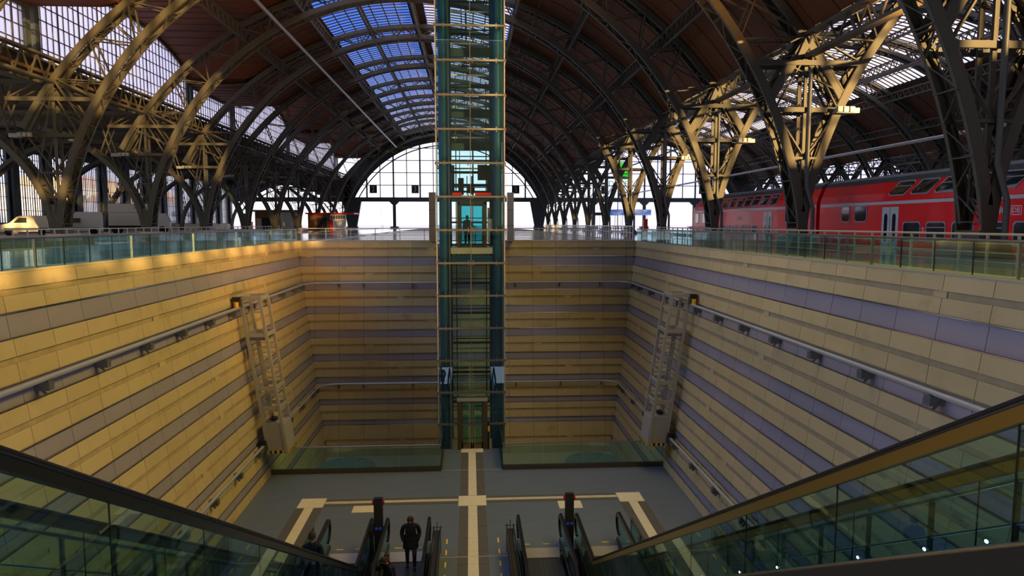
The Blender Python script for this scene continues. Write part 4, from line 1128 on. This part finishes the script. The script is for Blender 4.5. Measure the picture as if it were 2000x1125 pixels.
# ------------------------------------------------------------ vans and truck in the left aisle
def van(x, y, rz, label, high=False, dark=False):
    rt = thing('van', label, 'van', (x, y, 0), rz, None)
    L, Wd, Hh = 4.3, 1.8, (2.35 if high else 1.9)
    prof = [(-L / 2, .35), (L / 2 - .1, .35), (L / 2, .6), (L / 2 - .05, .95), (L / 2 - .95, 1.2), (L / 2 - 1.55, 1.8), (L / 2 - 1.9, Hh), (-L / 2 + .1, Hh), (-L / 2, Hh - .3)]
    k = len(prof); ins = [0, 0, .03, .05, .08, .16, .2, .18, .1]
    m = MB(); vs = [(p, -Wd / 2 + i, z) for (p, z), i in zip(prof, ins)] + [(p, Wd / 2 - i, z) for (p, z), i in zip(prof, ins)]
    m.add(vs, [tuple(range(k)), tuple(range(k, 2 * k))[::-1]] + [(i, k + i, k + (i + 1) % k, (i + 1) % k) for i in range(k)]); m.build('body', white, rt)
    MB().hexa([(L / 2 - 1.0, -.72, 1.24), (L / 2 - .97, -.72, 1.2), (L / 2 - .97, .72, 1.2), (L / 2 - 1.0, .72, 1.24), (L / 2 - 1.55, -.66, 1.78), (L / 2 - 1.5, -.66, 1.8), (L / 2 - 1.5, .66, 1.8), (L / 2 - 1.55, .66, 1.78)]).build('windscreen', train_win, rt)
    for s in (-1, 1):
        y0, y1 = s * (Wd / 2 - .10), s * (Wd / 2 - .06)
        m = MB(); pts = [(L / 2 - 1.25, 1.22), (L / 2 - 1.7, 1.68), (L / 2 - 2.3, 1.7), (L / 2 - 2.3, 1.22)]
        m.add([(p, s * (Wd / 2 - .08), z) for p, z in pts] + [(p, s * (Wd / 2 - .02), z) for p, z in pts], [(0, 1, 2, 3), (7, 6, 5, 4), (0, 4, 5, 1), (1, 5, 6, 2), (2, 6, 7, 3), (3, 7, 4, 0)]); m.build('side_window', train_win, rt)
        MB().box(-L / 2 + .3, L / 2 - .5, min(s * Wd / 2, s * (Wd / 2 + .03)), max(s * Wd / 2, s * (Wd / 2 + .03)), .62, .72).build('rub_strip', black, rt)
        for px in (-L / 2 + .85, L / 2 - .85): m = MB(); m.tube([(px, s * (Wd / 2 - .2), .33), (px, s * (Wd / 2 + .02), .33)], .33, 16); m.build('wheel', tyre, rt)
    MB().box(L / 2 - .05, L / 2 + .04, -.8, .8, .38, .62).build('bumper', black, rt)
    for s in (-.6, .6): MB().ball((L / 2 - .12, s, .82), .13, (.7, 1, .8)).build('headlamp', chrome, rt)
van(-44.6, 61.2, PI + .35, 'white van cut by the left picture edge, parked in the aisle')
van(-43.0, 69.6, PI + .55, 'white low van with bonnet and windscreen left of the first column')
van(-40.6, 74.5, PI + .45, 'white high roofed van right behind the first column', high=True)
rt = thing('box_truck', 'white box truck with red lettering in the left aisle', 'truck', (-38.3, 81, 0), .32)
MB().box(-2.2, 2.2, -1.1, 1.1, .95, 3.35).build('cargo_box', white, rt); MB().box(-2.25, 3.6, -.8, .8, .55, .9).build('chassis', under, rt)
MB().prism([(2.3, .6), (3.9, .6), (3.95, 1.4), (3.5, 2.3), (2.3, 2.3)], 1, -.95, .95).build('cab', white, rt)
for x in (-1.5, 3.1):
    for s in (-.95, .95): m = MB(); m.tube([(x, s - .12, .42), (x, s + .12, .42)], .42, 16); m.build('wheel', tyre, rt)
text('lettering', 'Heka', .5, redpaint, rt, (.9, -1.12, 2.9), (PI / 2, 0, 0)); text('big_lettering', 'H', 1.0, redpaint, rt, (2.22, 0, 2.3), (PI / 2, 0, PI / 2))
text('lettering', 'S', .8, redpaint, rt, (1.5, -1.12, 1.7), (PI / 2, 0, 0)); MB().box(-2.1, 2.1, -1.13, -1.1, 2.35, 2.42).build('grey_line', alu, rt)

# ------------------------------------------------------------ kiosks, red boxes
rt = thing('kiosk', 'brown timber kiosk with flat roof and white price board', 'kiosk', (-32.2, 118, 0))
MB().box(-3.2, 3.2, -1.5, 2.5, 0, 3.1).build('body', wood_k, rt); MB().box(-3.6, 3.7, -2.0, 2.8, 3.1, 3.4).build('roof', wood_k, rt)
MB().box(1.0, 3.1, -1.62, -1.5, .3, 3.0).build('white_board', white, rt)
for k in range(7): MB().box(1.25, 2.6, -1.64, -1.62, .7 + .3 * k, .78 + .3 * k).build('board_line', alu, rt)
MB().box(-2.0, -.2, -1.56, -1.5, .1, 2.1).build('dark_door', black, rt); MB().box(-3.0, -2.2, -1.56, -1.5, .1, 2.0).build('pale_panel', cream, rt)
rt = thing('kiosk', 'narrower kiosk with pale glazed corner right of the brown timber one', 'kiosk', (-23.5, 118, 0))
MB().box(-3.3, 2.0, -1.5, 2, 0, 2.7).build('body', wood_k, rt); MB().box(-3.6, 4.4, -2, 2.4, 2.7, 2.95).build('roof', redpaint, rt)
MB().box(.4, 3.0, -1.7, -1.5, 0, 2.65).build('pale_front', white, rt)
for k in range(6): MB().box(.5 + .4 * k, .8 + .4 * k, -1.72, -1.7, 1.9, 2.5).build('small_pane', glassd, rt)
MB().box(-1.8, -.2, -1.56, -1.5, 0, 2.1).build('door_opening', black, rt)
for x, y, w, h, lb in ((-31.4, 100, .55, 1.35, 'red cabinet standing left of the brown kiosk'), (-21.2, 108, .22, 1.7, 'slim red post before the far left columns'), (19.6, 76, .22, 1.6, 'slim red post behind the right columns')):
    rt = thing('red_cabinet', lb, 'cabinet', (x, y, 0)); MB().box(-w, w, -w, w, 0, h).build('case', redpaint, rt); MB().box(-w - .03, w + .03, -w - .03, w + .03, h, h + .06).build('lid', redpaint, rt)
rt = thing('orange_bin', 'small orange bin by the dense railing behind the rim', 'bin', (11.9, 52, 0)); MB().box(-.15, .15, -.15, .15, .1, .8).build('case', bldg_o, rt); MB().box(-.04, .04, -.04, .04, 0, .1).build('foot', black, rt)

# ------------------------------------------------------------ buildings and masts outside
def building(x0, x1, y0, y1, h, m_, label, roofm=None, nw=8, nf=4, face='x'):
    rt = thing('building', label, 'building', (0, 0, -1))
    MB().box(x0, x1, y0, y1, 0, h).build('walls', m_, rt)
    if roofm: MB().add([(x0, y0, h), (x1, y0, h), (x1, y1, h), (x0, y1, h), ((x0 + x1) / 2, y0, h + 5), ((x0 + x1) / 2, y1, h + 5)], [(0, 4, 5, 3), (1, 2, 5, 4), (0, 1, 4), (3, 5, 2)]).build('roof', roofm, rt)
    for i in range(nw):
        for j in range(nf):
            z = 1.5 + (h - 2) * j / nf
            if face == 'x': y = y0 + (y1 - y0) * (i + .25) / nw; MB().box(x1, x1 + .1, y, y + (y1 - y0) / nw * .5, z, z + (h - 2) / nf * .55).build('window', glassd, rt)
            else: x = x0 + (x1 - x0) * (i + .25) / nw; MB().box(x, x + (x1 - x0) / nw * .5, y0 - .1, y0, z, z + (h - 2) / nf * .55).build('window', glassd, rt)
building(-130, -105, 100, 158, 15, bldg_y, 'long yellowish office block outside the left windows', None, 12, 5)
building(-140, -118, 215, 260, 13, bldg_y, 'pale house with orange roof outside the left windows', bldg_o, 6, 3)
building(-95, -80, 175, 205, 7, bldg_y, 'low ochre house with tiled roof outside the left windows', bldg_o, 6, 2)
for x, y, h in ((33, 175, 11), (24, 230, 9), (44, 200, 9), (-30, 240, 8)):
    rt = thing('lattice_mast', 'thin lattice mast on the tracks outside, %s' % {33: 'tallest one right of the sign', 24: 'left one beyond the displays', 44: 'one behind the train nose', -30: 'one left of the lift'}[x], 'mast', (x, y, -1))
    for s in (-.3, .3): MB().box(s - .04, s + .04, -.04, .04, 0, h).build('leg', alu_d, rt)
    m = MB()
    for k in range(int(h)): m.bar((-.3, 0, k), (.3, 0, k + 1), .04, .04)
    m.build('lacing', alu_d, rt)

# ------------------------------------------------------------ people
def skinned(name, pts, edges, rad, m_, parent, root=0, sub=2):
    me = bpy.data.meshes.new(name); me.from_pydata(pts, edges, []); me.update(); o = link(name, me, parent)
    md = o.modifiers.new('skin', 'SKIN'); md.use_smooth_shade = True
    for i, v in enumerate(me.skin_vertices[0].data if me.skin_vertices else []): pass
    if not me.skin_vertices:
        bpy.context.view_layer.update()
    lay = me.skin_vertices[0] if me.skin_vertices else None
    for i, r in enumerate(rad):
        rr = r if isinstance(r, tuple) else (r, r); lay.data[i].radius = rr; lay.data[i].use_root = (i == root)
    s = o.modifiers.new('sub', 'SUBSURF'); s.levels = s.render_levels = sub
    me.materials.append(m_); return o
def hand(parent, wrist, d, side, m_=skin):
    """d: direction of the fingers; small palm with five curled fingers"""
    w = Vector(wrist); d = Vector(d).normalized(); s = Vector(side).normalized(); c = d.cross(s).normalized()
    pts = [w, w + d * .05, w + d * .09]; ed = [(0, 1), (1, 2)]; rad = [(.026, .02), (.036, .018), (.036, .014)]
    skinned('hand', [tuple(p) for p in pts], ed, rad, m_, parent, 0, 1)
    for i, (L, o_) in enumerate(((.07, -.028), (.08, -.009), (.075, .010), (.058, .028))):
        b = w + d * .08 + s * o_; pts = [b, b + d * L * .5 + c * .008, b + d * L * .85 + c * .03]
        skinned('finger', [tuple(p) for p in pts], [(0, 1), (1, 2)], [.010, .009, .007], m_, parent, 0, 1)
    b = w + d * .03 - s * .03; pts = [b, b + d * .03 - s * .025 + c * .01, b + d * .065 - s * .03 + c * .02]
    skinned('thumb', [tuple(p) for p in pts], [(0, 1), (1, 2)], [.012, .011, .008], m_, parent, 0, 1)
def person(label, loc, rz, h=1.8, coat=dark_c, legs=jeans, hairm=hair, tilt=.2, lean=0., arms='pockets', stride=.12, long_coat=False, longhair=False, female=False):
    rt = thing('person', label, 'person', loc, rz); k = h / 1.8
    def V(x, y, z): return (x * k, (y + lean * max(0, z - .9)) * k, z * k)
    sh = .19 if not female else .16
    # body: pelvis root, spine, neck, arms, legs in one surface; person faces +y
    pts = [V(0, 0, .95), V(0, 0, 1.12), V(0, .01, 1.30), V(0, 0, 1.44), V(0, .0, 1.53),
           V(-sh, 0, 1.43), V(sh, 0, 1.43)]
    ed = [(0, 1), (1, 2), (2, 3), (3, 4), (3, 5), (3, 6)]
    rad = [(.17, .13), (.165, .125), (.19, .13), (.13, .10), (.058, .058), .082, .082]
    if arms == 'pockets': A = {s: [V(s * (sh + .055), -.05, 1.17), V(s * .19, .09, .95)] for s in (-1, 1)}
    elif arms == 'face': A = {-1: [V(-.25, .02, 1.18), V(-.20, .18, 1.02)], 1: [V(.24, .16, 1.22), V(.12, .23, 1.46)]}
    elif arms == 'bar': A = {-1: [V(-.21, -.02, 1.15), V(-.22, .05, .92)], 1: [V(.26, .08, 1.20), V(.42, .24, 1.12)]}
    for s in (-1, 1):
        i = len(pts); pts += A[s]; ed += [(5 if s < 0 else 6, i), (i, i + 1)]; rad += [.068, .052]
    o = skinned('coat', pts, ed, rad, coat, rt)
    # skirt of the coat
    m = MB(); hem = .72 if not long_coat else .62; ring = []
    for zz, rx, ry in ((1.14, .175, .135), (.95, .205, .155), (hem, .215, .165)):
        for j in range(14): a = 2 * PI * j / 14; ring.append(V(rx * math.cos(a), ry * math.sin(a), zz))
    m.add(ring, [(i * 14 + j, i * 14 + (j + 1) % 14, (i + 1) * 14 + (j + 1) % 14, (i + 1) * 14 + j) for i in range(2) for j in range(14)], True); m.build('coat_hem', coat, rt)
    # legs as one trousers surface
    st = stride
    pts = [V(0, 0, .93), V(-.095, 0, .88), V(-.10, st + .03, .50), V(-.10, st, .10), V(.095, 0, .88), V(.10, -st * .3 + .02, .50), V(.10, -st, .10)]
    skinned('trousers', pts, [(0, 1), (1, 2), (2, 3), (0, 4), (4, 5), (5, 6)], [.11, .10, .068, .05, .10, .068, .05], legs, rt)
    for s, yy in ((-1, st), (1, -st)):
        p = V(s * .10, yy, .05); skinned('shoe', [(p[0], p[1] - .05, .05), (p[0], p[1] + .06, .04), (p[0], p[1] + .17, .035)], [(0, 1), (1, 2)], [(.05, .05), (.05, .042), (.04, .03)], black, rt, 0, 1)
    # neck and head
    hd = link('head_pivot_unused', None) if False else None
    c = Vector(V(0, .02 + tilt * .06, 1.67 - tilt * .03)); R = Matrix.Rotation(-tilt, 3, 'X'); r = .105 * k
    m = MB(); nu, nv = 18, 14; vs = []
    for i in range(nv + 1):
        th = PI * i / nv
        for j in range(nu):
            ph = 2 * PI * j / nu; x = math.sin(th) * math.cos(ph); y = math.sin(th) * math.sin(ph); z = math.cos(th)
            jaw = 1 - .32 * max(0, -z) ; q = Vector((x * .76 * jaw, y * .92 * (jaw if y > 0 else 1 - .15 * max(0, -z)), z * 1.15))
            if y > .75 and abs(x) < .22 and -.35 < z < .1: q.y += .16
            if y > .6 and .05 < z < .28 and .2 < abs(x) < .55: q.y -= .06
            vs.append(c + R @ (q * r))
    m.add(vs, [(i * nu + j, (i + 1) * nu + j, (i + 1) * nu + (j + 1) % nu, i * nu + (j + 1) % nu) for i in range(nv) for j in range(nu)], True)
    hob = m.build('head', skin, rt)
    nb = Vector(V(0, 0, 1.47)); MB().tube([nb, nb.lerp(c, .6)], .052 * k, 12).build('neck', skin, rt)
    m = MB(); vs = []
    for i in range(10):
        th = PI * .62 * i / 9
        for j in range(20):
            ph = 2 * PI * j / 20; f = max(0, math.sin(ph)); t2 = th * (1 - .42 * f ** 2)
            g = 1.10 + .03 * math.sin(9 * ph + 5 * th)
            if longhair: t2 = th * (1.35 - .85 * f ** 2)
            x, y, z = math.sin(t2) * math.cos(ph), math.sin(t2) * math.sin(ph), math.cos(t2)
            vs.append(c + R @ (Vector((x * .80 * g, (y * .93 - .04) * g, z * 1.16 * g)) * r))
    m.add(vs, [(i * 20 + j, (i + 1) * 20 + j, (i + 1) * 20 + (j + 1) % 20, i * 20 + (j + 1) % 20) for i in range(9) for j in range(20)], True); m.build('hair', hairm, hob)
    for s in (-1, 1):
        p = c + R @ (Vector((s * .78, -.02, -.02)) * r); MB().ball(p, .026 * k, (.45, .8, 1.2), 8, 6).build('ear', skin, hob)
        p = c + R @ (Vector((s * .30, .80, .10)) * r); MB().ball(p, .012 * k, (1, .6, .7), 8, 6).build('eye', black, hob)
    p0, p1 = c + R @ (Vector((-.2, .86, -.52)) * r), c + R @ (Vector((.2, .86, -.52)) * r); MB().bar(p0, p1, .012, .008).build('mouth', mat('lips', (.30, .09, .07), .5) if 'lips' not in MATS else MATS['lips'], hob)
    m = MB(); nb2 = Vector(V(0, 0, 1.50)); vs = []
    for zz, q in ((-.04, 1.25), (.05, 1.1)):
        for j in range(14): a = 2 * PI * j / 14; vs.append((nb2.x + .07 * k * q * math.cos(a), nb2.y + .065 * k * q * math.sin(a), nb2.z + zz))
    m.add(vs, [(j, (j + 1) % 14, 14 + (j + 1) % 14, 14 + j) for j in range(14)], True); m.build('collar', coat, rt)
    if arms == 'face': hand(rt, V(.12, .23, 1.47), (-.25, -.1, 1), (1, .2, .2)); hand(rt, V(-.20, .19, 1.01), (0, .5, -.6), (1, 0, 0))
    if arms == 'bar': hand(rt, V(.42, .25, 1.12), (.8, .6, -.1), (0, 0, 1)); hand(rt, V(-.22, .05, .92), (0, .1, -1), (0, 1, 0))
    return rt
person('man in dark jacket looking down on the inner left escalator, hands in pockets', (-2.12, 23.3, ZL - .06), PI + .05, 1.98, tilt=.55, stride=.10).scale = (1.16, 1.1, 1)
person('brown haired person in black coat on the escalator, hand raised to the face', (-2.66, 21.95, ZL - .62), PI - .9, 1.80, coat=black, tilt=.5, lean=.18, arms='face').scale = (1.25, 1.25, 1)
person('man in navy jacket with cropped hair on the outer left escalator, seen from behind', (-4.08, 17.2, -8.66), .0, 1.95, coat=navy, hairm=hair_g, tilt=.15, stride=.05)
person('woman in dark coat and slim trousers standing inside the lift car', (-.13, 38.7, -.115), .0, 1.72, coat=black, legs=black, arms='bar', longhair=True, female=True, stride=.03, tilt=.1)
# bicycle held by the woman, seen from behind
rt = thing('bicycle', 'slim bicycle held by the woman inside the lift car', 'bicycle', (.32, 38.55, -.12))
for y in (-.5, .5):
    m = MB(); m.tube([(0, y + .33 * math.cos(2 * PI * i / 24), .34 + .33 * math.sin(2 * PI * i / 24)) for i in range(25)], .018, 6, False); w_ = m.build('wheel', tyre, rt)
m = MB()
for a, b in (((0, -.5, .34), (0, -.15, .34)), ((0, -.15, .34), (0, -.28, .82)), ((0, -.15, .34), (0, .36, .80)), ((0, -.28, .78), (0, .36, .84)), ((0, -.5, .34), (0, -.28, .78)), ((0, .36, .98), (0, .5, .34))): m.tube([a, b], .016, 6)
m.build('frame', alu_d, rt)
MB().tube([(-.28, .28, 1.05), (-.1, .36, 1.04), (.1, .36, 1.04), (.28, .28, 1.05)], .014, 6).build('handlebar', alu_d, rt)
MB().ball((0, -.3, .9), .1, (.7, 1.3, .35)).build('saddle', black, rt)

texts_to_meshes()
